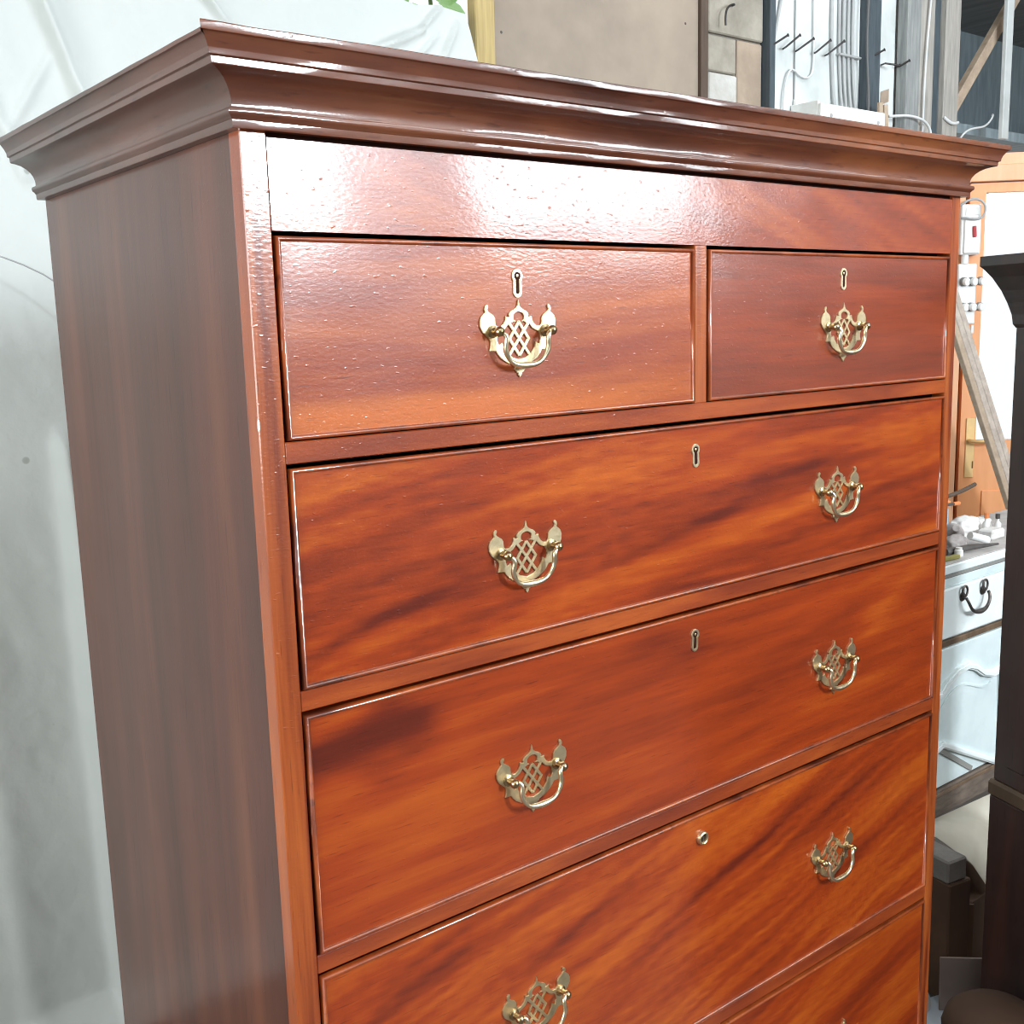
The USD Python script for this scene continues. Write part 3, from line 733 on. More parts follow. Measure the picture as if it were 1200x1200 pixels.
FOLDS = [((0.22, 2.34), (0.345, 2.00), 0.020, 0.024), ((0.345, 2.00), (0.46, 1.80), 0.012, 0.03), ((0.55, 2.30), (0.66, 2.19), 0.014, 0.018), ((1.235, 2.31), (1.177, 2.25), 0.010, 0.010), ((1.177, 2.25), (1.04, 2.19), 0.012, 0.016),
         ((1.285, 2.275), (1.235, 2.18), 0.010, 0.011), ((1.23, 2.25), (1.15, 2.17), 0.008, 0.010), ((0.10, 2.2), (0.22, 1.85), 0.008, 0.02), ((0.30, 2.09), (0.20, 1.93), 0.006, 0.015),
         ((0.24, 1.3), (0.262, 0.05), 0.030, 0.035), ((0.02, 1.4), (0.06, 0.1), 0.006, 0.06), ((-0.4, 2.2), (-0.3, 0.3), 0.02, 0.05), ((-0.8, 2.2), (-0.85, 0.3), 0.02, 0.05), ((0.7, 1.9), (0.75, 0.2), 0.02, 0.05)]


def sheet_fn(u, v):
    # right edge slants: top corner x 1.235 at z 2.30, running out to the right lower down
    v0 = np.interp(v, [0, 0.5, 1], [0, 0.3, 1])
    xr = np.interp(v0, [0, 0.02, 0.06, 0.11, 0.3, 1], [1.318, 1.335, 1.362, 1.39, 1.42, 1.44])
    u = np.interp(u, [0, 0.15, 1], [0, 0.52, 1])
    x = -1.7+(xr+1.7)*u
    ztop = np.interp(x, [-1.7, -0.6, 0.3, 1.10, 1.14, 1.175, 1.23, 1.318], [2.44, 2.40, 2.36, 2.325, 2.309, 2.304, 2.312, 2.304])
    v = np.interp(v, [0, 0.5, 1], [0, 0.3, 1])
    z = ztop+(0.02-ztop)*v
    y = np.full_like(x, YS)
    y += 0.016*(meshkit.fbm(np.c_[x*3.2, z*0.9, np.full_like(x, 1.0)], 3, 5)-0.5)*2
    y += 0.006*(meshkit.fbm(np.c_[x*11+z*4, z*6, np.full_like(x, 2.0)], 3, 15)-0.5)*2
    for a, b, amp, wd in FOLDS:
        d, e, t = seg_dist(x, z, a, b)
        y -= 1.35*amp*np.exp(-(e/wd)**2)*(0.6+0.4*np.sin(t*3.1))*(1+0.9*np.tanh(-3*d/wd))
    y += np.where(z < 0.1, (0.1-z)*-0.8, 0)
    return np.c_[x, y, z]


p, f = grid(sheet_fn, 330, 260)
part('dust_sheet', trimesh.Trimesh(p, f, process=False), M['sheet'], smooth=True, label='large off-white dust sheet hanging in folds behind the chest', cat='sheet')
# thin wire hanging in front of the sheet
part('wire', tube(spline([(-0.75, 1.36, 1.98), (-0.35, 1.36, 1.80), (0.04, 1.36, 1.715), (0.146, 1.36, 1.688), (0.234, 1.36, 1.647), (0.34, 1.36, 1.56), (0.6, 1.38, 1.47), (1.0, 1.42, 1.40)], 50), 0.0016, 6), M['cable_grey'], smooth=True, label='thin grey wire drooping across the dust sheet at left', cat='wire')

# ================================================================== things on the back wall
part('pine_post', bx(1.388, 1.452, YB-0.035, YB, 0, ZC, 0.003), M['pale_pine'], label='narrow yellow pine post between the dust sheet and the brown board', cat='post')
hb = thing('wall_board', 'brown hardboard panel fixed to the wall above the chest', 'board', loc=(1.86, YB, 0.9))
part('panel', bx(1.455, 2.256, YB-0.012, YB, 0.9, 3.0), M['hardboard'], hb)
for x, z in ((1.49, 2.30), (2.20, 2.42), (1.80, 2.72), (1.49, 2.85)):
    part('screw', lathe([(0.0001, 0.0015), (0.003, 0.001), (0.004, 0)], (x, YB-0.012, z), (0, -1, 0), 10), M['tool_dark'], hb)
part('cover_strip', bx(2.256, 2.288, YB-0.026, YB, 0.6, ZC, 0.002), M['old_brown'], label='dark brown strip at the right edge of the brown board', cat='strip')
mas = thing('masonry_pier', 'grey and tan block masonry between the brown strip and the white wall', 'masonry', loc=(2.42, YB, 0))
part('mortar_bed', bx(2.289, 2.553, YB-0.010, YB, 0, ZC), M['mortar'], mas)
blocks = [(2.291, 2.551, 2.408, 2.60, 'block_grey', 0.024), (2.291, 2.425, 2.296, 2.402, 'block_grey', 0.020), (2.291, 2.422, 2.10, 2.290, 'block_white', 0.026), (2.430, 2.551, 2.10, 2.402, 'block_tan', 0.020),
          (2.291, 2.40, 2.606, 2.80, 'block_tan', 0.022), (2.405, 2.551, 2.606, 2.80, 'block_grey', 0.024), (2.291, 2.551, 1.88, 2.094, 'block_grey', 0.022), (2.291, 2.551, 1.65, 1.874, 'block_tan', 0.022)]
for x0, x1, z0, z1, mt, d in blocks:
    m = bx(x0, x1, YB-d, YB-0.004, z0, z1, 0.004)
    for _ in range(2):
        m = m.subdivide()
    m.vertices += 0.0022*(meshkit.noise(m.vertices*22, 3)[:, None]-0.5)*np.array([1, 1, 1])
    part('block', m, M[mt], mas)
part('wall_nail', tube(spline([(2.40, YB-0.024, 2.498), (2.372, YB-0.05, 2.491), (2.338, YB-0.055, 2.470), (2.333, YB-0.055, 2.455), (2.333, YB-0.055, 2.424)], 18), 0.0032, 7), M['iron'], label='bent rusty hook in the grey masonry', cat='nail')
part('door_post', bx(2.556, 2.583, YB-0.05, YB, 0, ZC, 0.003), M['dark_post'], label='thin dark upright between masonry and white plaster wall', cat='post')

pw = thing('plaster_panel', 'white plastered wall section with nails and cables', 'wall panel', loc=(2.99, YB, 1.5))
for x0, x1, d in ((2.585, 2.722, 0.012), (2.727, 3.085, 0.016), (3.168, 3.310, 0.012)):
    p, f = grid(lambda u, v: np.c_[x0+(x1-x0)*u, YB-d+0.004*(meshkit.fbm(np.c_[x0*9+u*6, v*9, u*0], 3, 3)-0.5), 1.5+(ZC-1.5)*v], 24, 60)
    part('plaster', trimesh.Trimesh(p, f, process=False), M['plaster_white'], pw, smooth=True)
    part('plaster_edge', bx(x0, x1, YB-d+0.003, YB, 1.5, ZC), M['plaster_white'], pw)
sp = part('stain', trimesh.Trimesh(*grid(lambda u, v: np.c_[3.225+0.05*u+0.03*(v-.5)*0, np.full_like(u, YB-0.0150)-0.002*np.sin(u*3.14)*np.sin(v*3.14), 2.285+0.045*v+0.015*u], 8, 8), process=False), M['block_tan'], pw, smooth=True, label='broken brown patch in the plaster')
part('service_pipe', bx(3.088, 3.160, YB-0.055, YB, 1.96, ZC, 0.006), M['dark_post'], label='dark square downpipe on the white plaster wall', cat='pipe')
# row of nails: (x, z) at the plaster and at the head
NL = [(2.566, 2.396, 2.615, 2.429), (2.640, 2.402, 2.677, 2.437), (2.705, 2.402, 2.749, 2.436), (2.800, 2.406, 2.841, 2.443), (2.865, 2.408, 2.917, 2.450), (3.105, 2.425, 3.153, 2.452), (3.200, 2.418, 3.250, 2.412), (3.295, 2.420, 3.310, 2.435)]
NLAB = ['first nail from the left in the white plaster', 'second nail from the left in the white plaster', 'third nail from the left in the white plaster', 'fourth nail from the left, beside the cables', 'fifth nail from the left, in front of the cables', 'nail just right of the dark downpipe', 'nearly level nail between downpipe and grey post', 'small nail beside the grey post']
for (xa, za, xb, zb), lab in zip(NL, NLAB):
    part('wall_nail', tube([(xa+0.03, YB-0.010, za+0.005), (xa, 1.505, za), (xb, 1.480, zb), (xb+0.002, 1.479, zb+0.001)], [0.003, 0.0032, 0.0036, 0.006], 7), M['iron'], label=lab, cat='nail')
cabs = [(2.915, 'cable_grey', 0.0065), (2.958, 'cable_grey', 0.0055), (2.982, 'cable_grey', 0.0055), (3.010, 'cable_grey', 0.0055), (3.036, 'cable_grey', 0.0055)]
for k, (x, mt, r) in enumerate(cabs):
    part('cable', tube(spline([(x, YB-0.022, ZC), (x+0.002, YB-0.022, 2.75), (x-0.002, YB-0.022, 2.5), (x+0.012, YB-0.024, 2.30), (x+0.016, YB-0.03, 2.24)], 30), r, 8), M[mt], smooth=True,
         label=f"grey cable running down the white wall, {['leftmost', 'second', 'third', 'fourth', 'fifth'][k]} of the bundle above the white box", cat='cable')
part('cable', tube(spline([(3.068, YB-0.068, ZC), (3.064, YB-0.068, 2.7), (3.054, YB-0.068, 2.55), (3.056, YB-0.068, 2.42), (3.062, YB-0.070, 2.34), (3.066, YB-0.072, 2.24)], 40), 0.0045, 8), M['cable_dark'], smooth=True, label='thin dark cable curving beside the dark downpipe', cat='cable')
part('cable', tube(spline([(2.81, YB-0.024, ZC), (2.812, YB-0.024, 2.6), (2.815, YB-0.024, 2.40), (2.80, YB-0.024, 2.335), (2.74, YB-0.024, 2.33), (2.70, YB-0.024, 2.345), (2.672, YB-0.024, 2.31), (2.665, YB-0.024, 2.2)], 50), 0.0035, 8), M['cable_pale'], smooth=True, label='pale cable with a bend left of the white box', cat='cable')
part('cable', tube(spline([(2.645, YB-0.018, ZC), (2.66, YB-0.018, 2.62), (2.632, YB-0.018, 2.50), (2.600, YB-0.018, 2.38), (2.598, YB-0.018, 2.2)], 40), 0.005, 8), M['cable_grey'], smooth=True, label='grey cable bowing down the left edge of the white wall', cat='cable')
part('cable_clip', bx(2.95, 3.075, YB-0.034, YB-0.014, 2.418, 2.426, 0.002), M['cable_grey'], label='flat clip across the cable bundle', cat='clip')
wbx = thing('white_box', 'open white wooden box on the wall under the cables', 'box', loc=(2.887, 1.47, 1.95))
bx0, bx1, by0, by1 = 2.706, 3.068, 1.412, 1.533
part('front_board', bx(bx0, bx1, by0, by0+0.012, 1.95, 2.221, 0.002), M['box_white'], wbx)
part('side_board', bx(bx0, bx0+0.012, by0+0.0125, by1, 1.95, 2.232, 0.002), M['box_white'], wbx)
part('side_board', bx(bx1-0.012, bx1, by0+0.0125, by1, 1.95, 2.221, 0.002), M['box_white'], wbx)
rim = Polygon([(bx0+0.013, 1.95), (bx1-0.013, 1.95), (bx1-0.013, 2.215), (bx1-0.03, 2.228), (bx1-0.06, 2.224), (bx1-0.10, 2.236), (bx1-0.16, 2.230), (bx0+0.12, 2.246), (bx0+0.09, 2.234), (bx0+0.06, 2.250), (bx0+0.013, 2.252)])
m = slab(rim, 0.010); m.apply_translation([0, by1, 0]); part('back_board', m, M['box_white'], wbx)
part('bottom_board', bx(bx0+0.0125, bx1-0.0125, by0+0.0125, by1-0.011, 1.95, 1.962), M['box_white'], wbx)
for x in (2.761, 3.028):
    part('screw', lathe([(0.0001, 0.003), (0.006, 0.002), (0.007, 0)], (x, by0, 2.186), (0, -1, 0), 10), M['cable_grey'], wbx)
part('plank_shelf', bx(2.68, 3.30, 1.36, 1.533, 1.925, 1.95), M['brace_wood'], label='narrow plank shelf carrying the white box', cat='shelf')
for k, (xa, xb, zt) in enumerate(((3.105, 3.078, 2.262), (3.150, 3.108, 2.258))):
    part('wood_offcut', bar((xa, 1.45, 1.951), (xb, 1.44, zt), 0.010, 0.022, c=0.001), M['brace_wood'],
         label=['thin wooden offcut leaning against the right side of the white box', 'outer wooden offcut leaning right of the white box'][k], cat='offcut')
part('cable', tube(spline([(3.15, YB-0.10, 2.225), (3.25, YB-0.085, 2.238), (3.34, YB-0.08, 2.243), (3.42, YB-0.085, 2.222), (3.445, YB-0.085, 2.16)], 40), 0.005, 8), M['cable_pale'], smooth=True, label='pale cable looping from the white box to the grey post', cat='cable')

# posts and braces right of the white wall
YP = 1.49
part('timber_post', bx(3.315, 3.400, YP, YP+0.045, 0, ZC, 0.003), M['grey_post'], label='dark grey timber post at the right edge of the white wall', cat='post')
part('timber_post', bx(3.402, 3.498, YP+0.005, YP+0.045, 0, ZC, 0.003), M['grey_post_light'], label='light grey timber post with a thin cable on it', cat='post')
part('timber_post', bx(3.500, 3.545, YP+0.01, YP+0.045, 0, ZC, 0.003), M['dark_post'], label='narrow near-black post between two light grey posts', cat='post')
part('timber_post', bx(3.550, 3.650, YP-0.01, YP+0.045, 0, ZC, 0.003), M['grey_post_light'], label='broad pale grey post beside the diagonal braces', cat='post')
part('cable', tube(spline([(3.47, YP-0.006, ZC), (3.44, YP-0.006, 2.6), (3.425, YP-0.006, 2.42), (3.42, YP-0.006, 2.2), (3.42, YP-0.006, 2.0)], 40), 0.004, 8), M['cable_pale'], smooth=True, label='thin pale cable running down the light grey post', cat='cable')
part('rope_tie', tube(spline([(3.552, YP-0.013, 2.262), (3.60, YP-0.016, 2.245), (3.65, YP-0.013, 2.252)], 16), 0.006, 8), M['cable_pale'], smooth=True, label='pale tie around the broad grey post', cat='tie')
part('roof_brace', bar((3.62, 1.60, 2.13), (4.42, 1.60, 2.99), 0.03, 0.045, c=0.002), M['brace_wood'], label='thick diagonal timber brace above the orange door', cat='brace')
part('roof_brace', bar((3.60, 1.70, 2.20), (4.12, 1.70, 2.98), 0.02, 0.022, c=0.002), M['brace_wood'], label='thin diagonal timber brace left of the thicker one', cat='brace')
part('roof_batten', bx(4.085, 4.135, 1.50+0.03, 1.55, 2.235, ZC, 0.003), M['plaster_white'], label='white upright batten hanging above the orange door', cat='batten')
part('cable', tube(spline([(3.80, 1.56, 2.20), (3.86, 1.54, 2.255), (3.95, 1.53, 2.275), (4.02, 1.54, 2.32), (4.05, 1.56, 2.33)], 30), 0.004, 8), M['cable_pale'], smooth=True, label='thin pale wire curling above the orange door', cat='cable')

# switch gear on the door frame
PA = PA+0.011*PE
iso = thing('isolator_switch', 'white switch box with a red toggle on the orange door frame', 'switch', loc=pp(-0.065, 0.03, 1.765))
part('housing', pbox(-0.104, -0.027, 0.0125, 0.045, 1.765, 1.962, 0.004), M['white_plastic'], iso)
part('cover', pbox(-0.092, -0.029, 0.045, 0.053, 1.770, 1.908, 0.003), M['white_plastic'], iso)
tg = bar(pp(-0.055, 0.058, 1.876), pp(-0.052, 0.057, 1.832), 0.010, 0.014, c=0.002)
part('toggle', tg, M['red_plastic'], iso, label='red switch toggle')
part('label_plate', pbox(-0.088, -0.033, 0.045, 0.048, 1.918, 1.948, 0.001), M['box_white'], iso)
part('cable', tube(spline([pp(-0.115, 0.06, 1.955), pp(-0.09, 0.066, 1.972), pp(-0.055, 0.068, 1.978), pp(-0.026, 0.068, 1.960), pp(-0.020, 0.068, 1.93), pp(-0.034, 0.068, 1.906), pp(-0.07, 0.066, 1.903), pp(-0.11, 0.06, 1.907)], 50), 0.0048, 8), M['cable_grey'], smooth=True, label='grey loop of cable hanging round the white switch box', cat='cable')
part('conduit', tube([pp(-0.080, 0.030, 1.7305), pp(-0.080, 0.030, 1.7645)], 0.014, 12), M['white_plastic'], smooth=40, label='short white conduit joining switch box and socket panel', cat='conduit')
sb = thing('socket_panel', 'white panel of six round sockets under the switch box', 'socket panel', loc=pp(-0.066, 0.03, 1.49))
part('panel_body', pbox(-0.106, -0.034, 0.0125, 0.040, 1.490, 1.730, 0.004), M['white_plastic'], sb)
for z in (1.661, 1.560):
    for sx_ in (-0.088, -0.058, -0.026):
        ax = np.array([PN[0], PN[1], -0.15])+0.55*np.array([PE[0], PE[1], 0.0]); ax /= np.linalg.norm(ax)
        c0 = pp(sx_, 0.038, z)
        s = part('socket', lathe([(0.012, 0.0), (0.0150, 0.006), (0.0162, 0.024), (0.0145, 0.030), (0.0001, 0.0305)], c0, ax, 18), M['white_plastic'], sb, smooth=40)
        part('socket_collar', lathe([(0.0150, 0.002), (0.0172, 0.003), (0.0172, 0.016), (0.0150, 0.017)], c0, ax, 18), M['socket_grey'], s, smooth=40)
part('wall_tag', pbox(-0.036, -0.026, 0.0, 0.003, 1.452, 1.486, 0.001), M['white_plastic'], label='small white tag stuck below the socket panel', cat='tag')

PA = PA-0.011*PE
# battens leaning in front of the door
T0, T1 = np.array([3.576, 1.36, 1.386]), np.array([3.664, 1.31, 1.124])
D_ = (T1-T0)/(T0[2]-T1[2])
for k, (dx, mt) in enumerate(((0.0, 'batten_wood'), (-0.040, 'brace_wood'), (0.040, 'batten_wood'))):
    o_ = np.array([dx, 0, 0])
    part('leaning_batten', bar(T0+o_-D_*0.54, T1+o_+D_*(T1[2]-0.006), 0.022, 0.032, c=0.002), M[mt], label=['middle batten of three leaning in front of the orange door', 'left lower batten of three leaning in front of the orange door', 'right upper batten of three leaning in front of the orange door'][k], cat='batten')

# plant outside the back window
pl_ = thing('climbing_plant', 'bright green leaves outside the window above the dust sheet', 'plant', loc=(1.56, 2.0, 0.0))
part('stem', tube(spline([(1.56, 2.0, 0.0), (1.54, 2.0, 1.2), (1.60, 2.0, 2.2), (1.58, 1.99, 2.5), (1.52, 1.99, 2.78)], 30), 0.006, 6), M['leaf_stem'], pl_)
lf = np.array([(-0.5, 0), (-0.3, 0.2), (0, 0.28), (0.3, 0.17), (0.55, 0), (0.3, -0.17), (0, -0.28), (-0.3, -0.2)])
for k in range(22):
    c = np.array([1.40+0.36*random.random(), 1.94+0.12*random.random(), 2.42+0.32*random.random()])
    s = 0.07+0.05*random.random(); a = random.uniform(0, 6.28); ti = random.uniform(-0.5, 0.5)
    v = np.c_[lf[:, 0], np.zeros(8), lf[:, 1]]*s
    v[:, 1] += -0.15*np.abs(lf[:, 1])*s
    R_ = trimesh.transformations.rotation_matrix(a, [0, 1, 0])[:3, :3]@trimesh.transformations.rotation_matrix(ti, [1, 0, 0])[:3, :3]
    v = v@R_.T+c
    v = np.vstack([v, v.mean(0)+np.array([0, 0.006, 0])])
    part('leaf', trimesh.Trimesh(v, [(8, i, (i+1) % 8) for i in range(8)], process=False), M['leaf'], pl_)

# ================================================================== painted sideboard with clutter
SY = 0.58
sx0, sx1 = 1.62, 3.05
side = thing('painted_sideboard', 'pale blue painted sideboard with arched door panel behind the chest', 'sideboard', loc=(2.33, 0.85, 0))
part('worktop', bx(sx0-0.02, sx1+0.02, SY-0.012, 0.865, 0.885, 0.9085, 0.003), M['painted_white'], side)
part('top_surface', bx(sx0-0.015, sx1+0.015, SY-0.007, 0.86, 0.9085, 0.912, 0.001), M['dusty_top'], side)
part('top_moulding', bx(sx0-0.005, sx1+0.005, SY-0.006, 0.86, 0.872, 0.8845, 0.003), M['grey_line'], side)
part('carcass', bx(sx0, sx1, SY+0.002, 0.86, 0.30, 0.872), M['painted_cream'], side)
part('frieze_rail', bx(sx0, sx1, SY-0.004, SY+0.01, 0.852, 0.872, 0.002), M['painted_cream'], side)
for k in range(2):
    a, b = (sx0+0.03, sx0+0.715-0.01) if k == 0 else (sx0+0.735, sx1-0.03)
    if k == 0:
        a, b = 1.66, 2.72
    else:
        a, b = 2.74, 3.02
    d = part('drawer', bx(a, b, SY-0.012, SY+0.012, 0.716, 0.848, 0.004), M['painted_white'], side)
    hx = 2.232 if k == 0 else 2.88
    for s in (-1, 1):
        part('handle_rose', lathe([(0.0001, 0.008), (0.008, 0.007), (0.012, 0.003), (0.0125, 0)], (hx+s*0.05, SY-0.012, 0.817), (0, -1, 0), 12), M['antique_brass'], d, smooth=40)
        part('handle_loop', tube(spline([(hx+s*0.05+0.012*math.cos(t), SY-0.020, 0.832+0.014*math.sin(t)) for t in np.linspace(0, 6.28, 14)], 24), 0.0032, 6), M['antique_brass'], d, smooth=True)
    part('handle_bail', tube(spline([(hx-0.055, SY-0.026, 0.817), (hx-0.05, SY-0.034, 0.80), (hx-0.035, SY-0.036, 0.782), (hx, SY-0.038, 0.775), (hx+0.035, SY-0.036, 0.782), (hx+0.05, SY-0.034, 0.80), (hx+0.055, SY-0.026, 0.817)], 30), [0.004+0.003*math.exp(-((i-14.5)/5)**2) for i in range(30)], 8), M['antique_brass'], d, smooth=True)
part('drawer_rail', bx(sx0, sx1, SY-0.009, SY+0.01, 0.694, 0.710, 0.002), M['worn_walnut'], side)
dr = part('door', bx(1.80, 2.47, SY-0.010, SY+0.012, 0.315, 0.690, 0.003), M['painted_cream'], side)
mould = [(2.110, 0.437), (2.414, 0.302), (2.405, 0.45), (2.396, 0.578), (2.35, 0.574), (2.30, 0.588), (2.26, 0.612), (2.22, 0.625), (2.17, 0.620), (2.125, 0.600), (2.09, 0.575), (2.05, 0.575), (2.0, 0.59), (1.95, 0.578), (1.86, 0.574), (1.85, 0.45), (1.85, 0.36), (2.110, 0.437)]
mp_ = LineString(mould).buffer(0.0085, join_style=1)
m = bevel_slab(mp_, 0.014, 0.004); m.apply_translation([0, SY-0.010, 0]); part('panel_moulding', m, M['painted_white'], dr)
inner_line = LineString(spline([(2.09, 0.52), (2.13, 0.555), (2.18, 0.575), (2.24, 0.568), (2.30, 0.548), (2.35, 0.55)], 24)).buffer(0.003)
m = slab(inner_line, 0.003); m.apply_translation([0, SY-0.010, 0]); part('inner_moulding', m, M['painted_cream'], dr)
m = bar((2.10, SY-0.014, 0.425), (2.27, SY-0.012, 0.325), 0.003, 0.014); part('dark_streak', m, M['grey_line'], dr)  # thin grey diagonal below the panel moulding
part('base_rail', bx(sx0-0.01, sx1+0.01, SY-0.016, SY+0.05, 0.236, 0.312, 0.004), M['base_wood'], side)
part('base_bead', bx(sx0-0.012, sx1+0.012, SY-0.022, SY-0.014, 0.298, 0.308, 0.002), M['worn_walnut'], side)
for x in (sx0+0.03, sx1-0.07):
    for y in (SY+0.0, 0.80):
        part('leg', bx(x, x+0.045, y, y+0.045, 0, 0.30, 0.004), M['base_wood'], side)

TZ = 0.912


def blob(c, r, seed, amp=0.35, sub=3, flat=True):
    m = trimesh.creation.icosphere(sub, 1.0)
    n = meshkit.fbm(m.vertices*1.6+seed, 3, seed)
    v = m.vertices*(1-amp/2+amp*n)[:, None]*np.array(r)
    if flat:
        v[:, 2] = np.maximum(v[:, 2], -0.6*r[2]); v[:, 2] -= v[:, 2].min()
    return trimesh.Trimesh(v+np.array(c), m.faces, process=False)


def onto(m, z):
    m.apply_translation([0, 0, z-m.bounds[0][2]]); return m


part('crumpled_rag', blob((2.480, 0.735, TZ), (0.055, 0.036, 0.034), 3, 0.8), M['rag_white'], smooth=True, label='white crumpled rag heap on the cluttered worktop, largest', cat='rag')
part('crumpled_rag', blob((2.305, 0.660, TZ), (0.038, 0.026, 0.024), 11, 0.8), M['rag_grey'], smooth=True, label='grey crumpled rag at the left of the worktop', cat='rag')
part('crumpled_rag', blob((2.585, 0.748, TZ), (0.040, 0.030, 0.024), 17, 0.8), M['rag_white'], smooth=True, label='small white rag behind the bottles on the worktop', cat='rag')
part('white_tube', tube([(2.350, 0.645, TZ+0.030), (2.410, 0.628, TZ+0.012)], 0.011, 12), M['white_plastic'], smooth=40, label='short white tube lying on the worktop', cat='tube')
part('sanding_block', bx(2.462, 2.53, 0.64, 0.685, TZ, TZ+0.028, 0.005), M['rag_white'], label='pale sanding block near the worktop edge', cat='block')
part('chisel', onto(tube([(2.20, 0.628, 0), (2.28, 0.612, 0.002), (2.40, 0.592, -0.002)], [0.010, 0.009, 0.003], 8), TZ), M['tool_dark'], smooth=40, label='dark handled chisel lying on the worktop', cat='chisel')
part('file_tool', bar((2.10, 0.598, TZ+0.006), (2.195, 0.590, TZ+0.006), 0.014, 0.010, c=0.002), M['tool_olive'], label='olive file at the front edge of the worktop', cat='file')
part('small_jar', lathe([(0.0001, 0), (0.010, 0), (0.011, 0.003), (0.011, 0.015), (0.008, 0.018), (0.008, 0.023), (0.0001, 0.023)], (2.222, 0.604, TZ), (0, 0, 1), 14), M['rag_white'], smooth=40, label='little white jar beside the olive file', cat='jar')
fn = lathe([(0.0001, 0), (0.030, 0), (0.028, 0.008), (0.012, 0.038), (0.009, 0.062), (0.007, 0.062), (0.0001, 0.062)], (2.36, 0.70, TZ+0.02), (-0.6, -0.45, 0.35), 18)
part('funnel', onto(fn, TZ), M['rag_grey'], smooth=40, label='grey metal funnel lying on the worktop', cat='funnel')
for k, (x, y, mt, h) in enumerate(((2.545, 0.705, 'orange_plastic', 0.055), (2.580, 0.690, 'tool_dark', 0.050))):
    b = thing('small_bottle', ['small bottle with orange cap on the worktop', 'small bottle with dark cap on the worktop'][k], 'bottle', loc=(x, y, TZ))
    part('bottle_body', lathe([(0.0001, 0), (0.009, 0), (0.010, 0.003), (0.010, h*0.55), (0.004, h*0.7), (0.004, h*0.9)], (x, y, TZ), (0, 0, 1), 14), M['white_plastic'], b, smooth=40)
    part('cap', lathe([(0.005, h*0.82), (0.0065, h*0.84), (0.0065, h*1.1), (0.0001, h*1.12)], (x, y, TZ), (0, 0, 1), 12), M[mt], b, smooth=40)
part('blue_tin', bx(2.325, 2.410, 0.742, 0.80, TZ, TZ+0.088, 0.004), M['tool_blue'], label='blue grey tin standing at the back of the worktop', cat='tin')
cl = thing('bar_clamp', 'dark iron bar clamp standing on the worktop behind the chest', 'clamp', loc=(2.44, 0.83, TZ))
part('clamp_bar', bx(2.432, 2.450, 0.822, 0.834, TZ, TZ+0.20, 0.002), M['old_brown'], cl)
part('clamp_arm', tube(spline([(2.445, 0.828, TZ+0.092), (2.53, 0.828, TZ+0.094), (2.61, 0.828, TZ+0.100), (2.70, 0.828, TZ+0.114)], 16), 0.0062, 8), M['old_brown'], cl, smooth=40)
part('clamp_foot', bx(2.415, 2.465, 0.812, 0.845, TZ, TZ+0.010, 0.002), M['old_brown'], cl)
pli = thing('pliers', 'black pliers with orange handle tips lying on the blue tin', 'pliers', loc=(2.40, 0.76, TZ+0.088))
for s in (-1, 1):
    part('plier_arm', tube(spline([(2.345, 0.765, TZ+0.0925), (2.40, 0.765+0.004*s, TZ+0.0925), (2.455, 0.765+0.012*s, TZ+0.0925)], 12), 0.0042, 8), M['tool_dark'], pli, smooth=40)
    part('handle_grip', tube([(2.45, 0.765+0.0115*s, TZ+0.0925), (2.474, 0.765+0.016*s, TZ+0.0925)], 0.0055, 8), M['orange_plastic'], pli, smooth=40)

# ================================================================== dark cabinet at the right edge
P0 = np.array([1.6475, 0.189]); U = np.array([-0.335, -0.9422]); U /= np.linalg.norm(U); N = np.array([U[1], -U[0]])   # N points to the left (out of the seen face)
if N[0] > 0:
    N = -N
ob = lambda a0, a1, b0, b1, z0, z1, c=0.002: obox(P0, U, -N, a0, a1, b0, b1, z0, z1, c)
cab = thing('dark_cabinet', 'dark mahogany cabinet with cornice cut off by the right edge of the photo', 'cabinet', loc=(P0[0]-U[0]*0+0.25, P0[1]-0.4, 0))
part('upper_body', ob(0, 0.95, 0, 0.48, 0.60, 1.52), M['dark_mahogany'], cab)
part('lower_body', ob(-0.004, 0.956, -0.004, 0.486, 0.0, 0.565), M['dark_mahogany'], cab)
part('waist_moulding', ob(-0.009, 0.961, -0.009, 0.491, 0.565, 0.600, 0.006), M['worn_walnut'], cab)
cp = [(0.0, 1.505), (0.004, 1.512), (0.006, 1.530), (0.012, 1.552), (0.020, 1.575), (0.032, 1.600), (0.042, 1.615), (0.048, 1.622), (0.048, 1.638)]
rings = []
for e, z in cp:
    q = [(-e, -e), (0.95+e, -e), (0.95+e, 0.48+e), (-e, 0.48+e)]
    rings.append([[P0[0]+a*U[0]-b*N[0], P0[1]+a*U[1]-b*N[1], z] for a, b in q])
m = prism_sweep(rings)
top = ob(-0.048, 0.998, -0.048, 0.528, 1.6375, 1.640, 0)
part('cornice', cat([m, top]), M['dark_mahogany'], cab)
for a0, a1 in ((0.04, 0.46), (0.49, 0.91)):
    dd = part('door_panel', ob(a0, a1, -0.010, 0.002, 0.64, 1.47, 0.003), M['dark_mahogany'], cab)

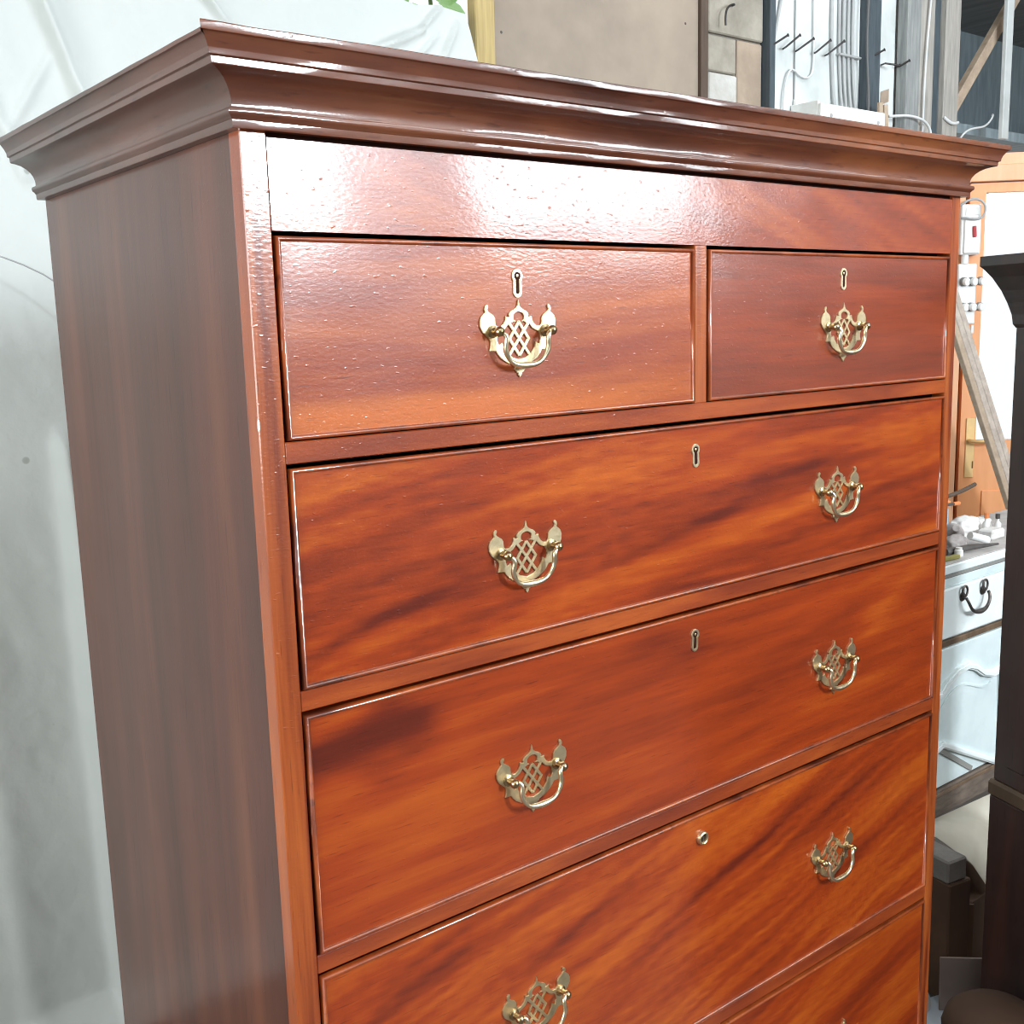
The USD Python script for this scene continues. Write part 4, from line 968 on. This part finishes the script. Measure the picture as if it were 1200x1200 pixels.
# ================================================================== things on the floor between chest and cabinet
E1, E2 = np.array([-0.93, 0.367]), np.array([0.63, 0.777])
E1, E2 = np.array([0.985, -0.17]), np.array([0.17, 0.985])
part('brown_carton', obox((1.722, 0.312), E1, E2, 0, 0.070, 0, 0.16, 0, 0.285, 0.003), M['brown_card'], label='dark brown carton on the floor under the grey block', cat='carton')
part('grey_block', obox((1.722, 0.318), E1, E2, 0.0, 0.062, 0.0, 0.10, 0.285, 0.338, 0.004), M['concrete_block'], label='grey concrete block lying on the dark brown carton', cat='block')
fl = thing('open_carton', 'brown carton with open flap beside the dark cabinet', 'carton', loc=(2.05, 0.45, 0))
part('carton_body', bx(1.866, 2.24, 0.345, 0.50, 0.0, 0.175, 0.003), M['brown_card'], fl)
part('carton_flap', obox((1.838, 0.352), (0.78, -0.62), (0.62, 0.78), 0.0, 0.035, 0.0, 0.004, 0.0, 0.18), M['brown_card_lit'], fl)


def cream_fn(u, v):
    # curved cream sheet propped between the carton and the sideboard, lower edge coming forward
    lo = np.stack([np.interp(u, [0, 0.35, 0.6, 0.75, 1], q) for q in ([1.72, 1.856, 1.895, 1.908, 1.943], [0.45, 0.425, 0.385, 0.362, 0.335], [0.352, 0.312, 0.270, 0.252, 0.186])], 1)
    hi = np.stack([np.interp(u, [0, 1], q) for q in ([1.88, 2.42], [0.545, 0.545], [0.262, 0.232])], 1)
    p = lo+(hi-lo)*v[:, None]
    p[:, 2] += 0.02*np.sin(v*3.14)*(1-v)
    return p


p, f = grid(cream_fn, 30, 12)
cs = thing('cream_sheet', 'cream cardboard sheet propped below the sideboard', 'sheet', loc=(2.0, 0.45, 0.2))
part('sheet', trimesh.Trimesh(np.vstack([p, p+np.array([0, 0.001, 0.003])]), np.vstack([f, f[:, ::-1]+len(p)]), process=False), M['cream_sheet'], cs, smooth=True)
gc = np.array([1.745, 0.283]); ge = np.array([0.72, -0.69]); gn = np.array([0.69, 0.72])
m = obox(gc, ge, gn, -0.062, 0.060, 0.0, 0.005, 0.0, 0.135, 0.001); m.vertices[:, :2] += m.vertices[:, 2:]*gn*0.06
m.apply_translation([-0.028, -0.028, 0])
part('grey_card', m, M['grey_card'], label='grey brown card standing on the floor against the carton', cat='card')
part('pale_tile', obox((1.60, 0.275), (0.955, -0.29), (0.29, 0.955), 0.0, 0.105, 0.0, 0.09, 0.0, 0.012, 0.002), M['pale_tile'], label='pale bluish tile lying flat on the floor', cat='tile')
part('white_rag', blob((1.650, 0.335, 0.0), (0.026, 0.024, 0.04), 23), M['rag_white'], smooth=True, label='small white rag on the floor beside the chest', cat='rag')
st = thing('round_stool', 'low round brown padded stool in front of the dark cabinet', 'stool', loc=(1.468, 0.068, 0))
part('seat', lathe([(0.0001, 0.235), (0.04, 0.232), (0.07, 0.222), (0.09, 0.205), (0.098, 0.18), (0.095, 0.155), (0.085, 0.145), (0.0001, 0.145)], (1.468, 0.068, 0), (0, 0, 1), 28), M['brown_card'], st, smooth=40)
for k in range(4):
    a = 0.4+k*math.pi/2
    part('leg', tube([(1.468+0.06*math.cos(a), 0.068+0.06*math.sin(a), 0.146), (1.468+0.072*math.cos(a), 0.068+0.072*math.sin(a), 0.0)], [0.012, 0.009], 8), M['base_wood'], st, smooth=40)
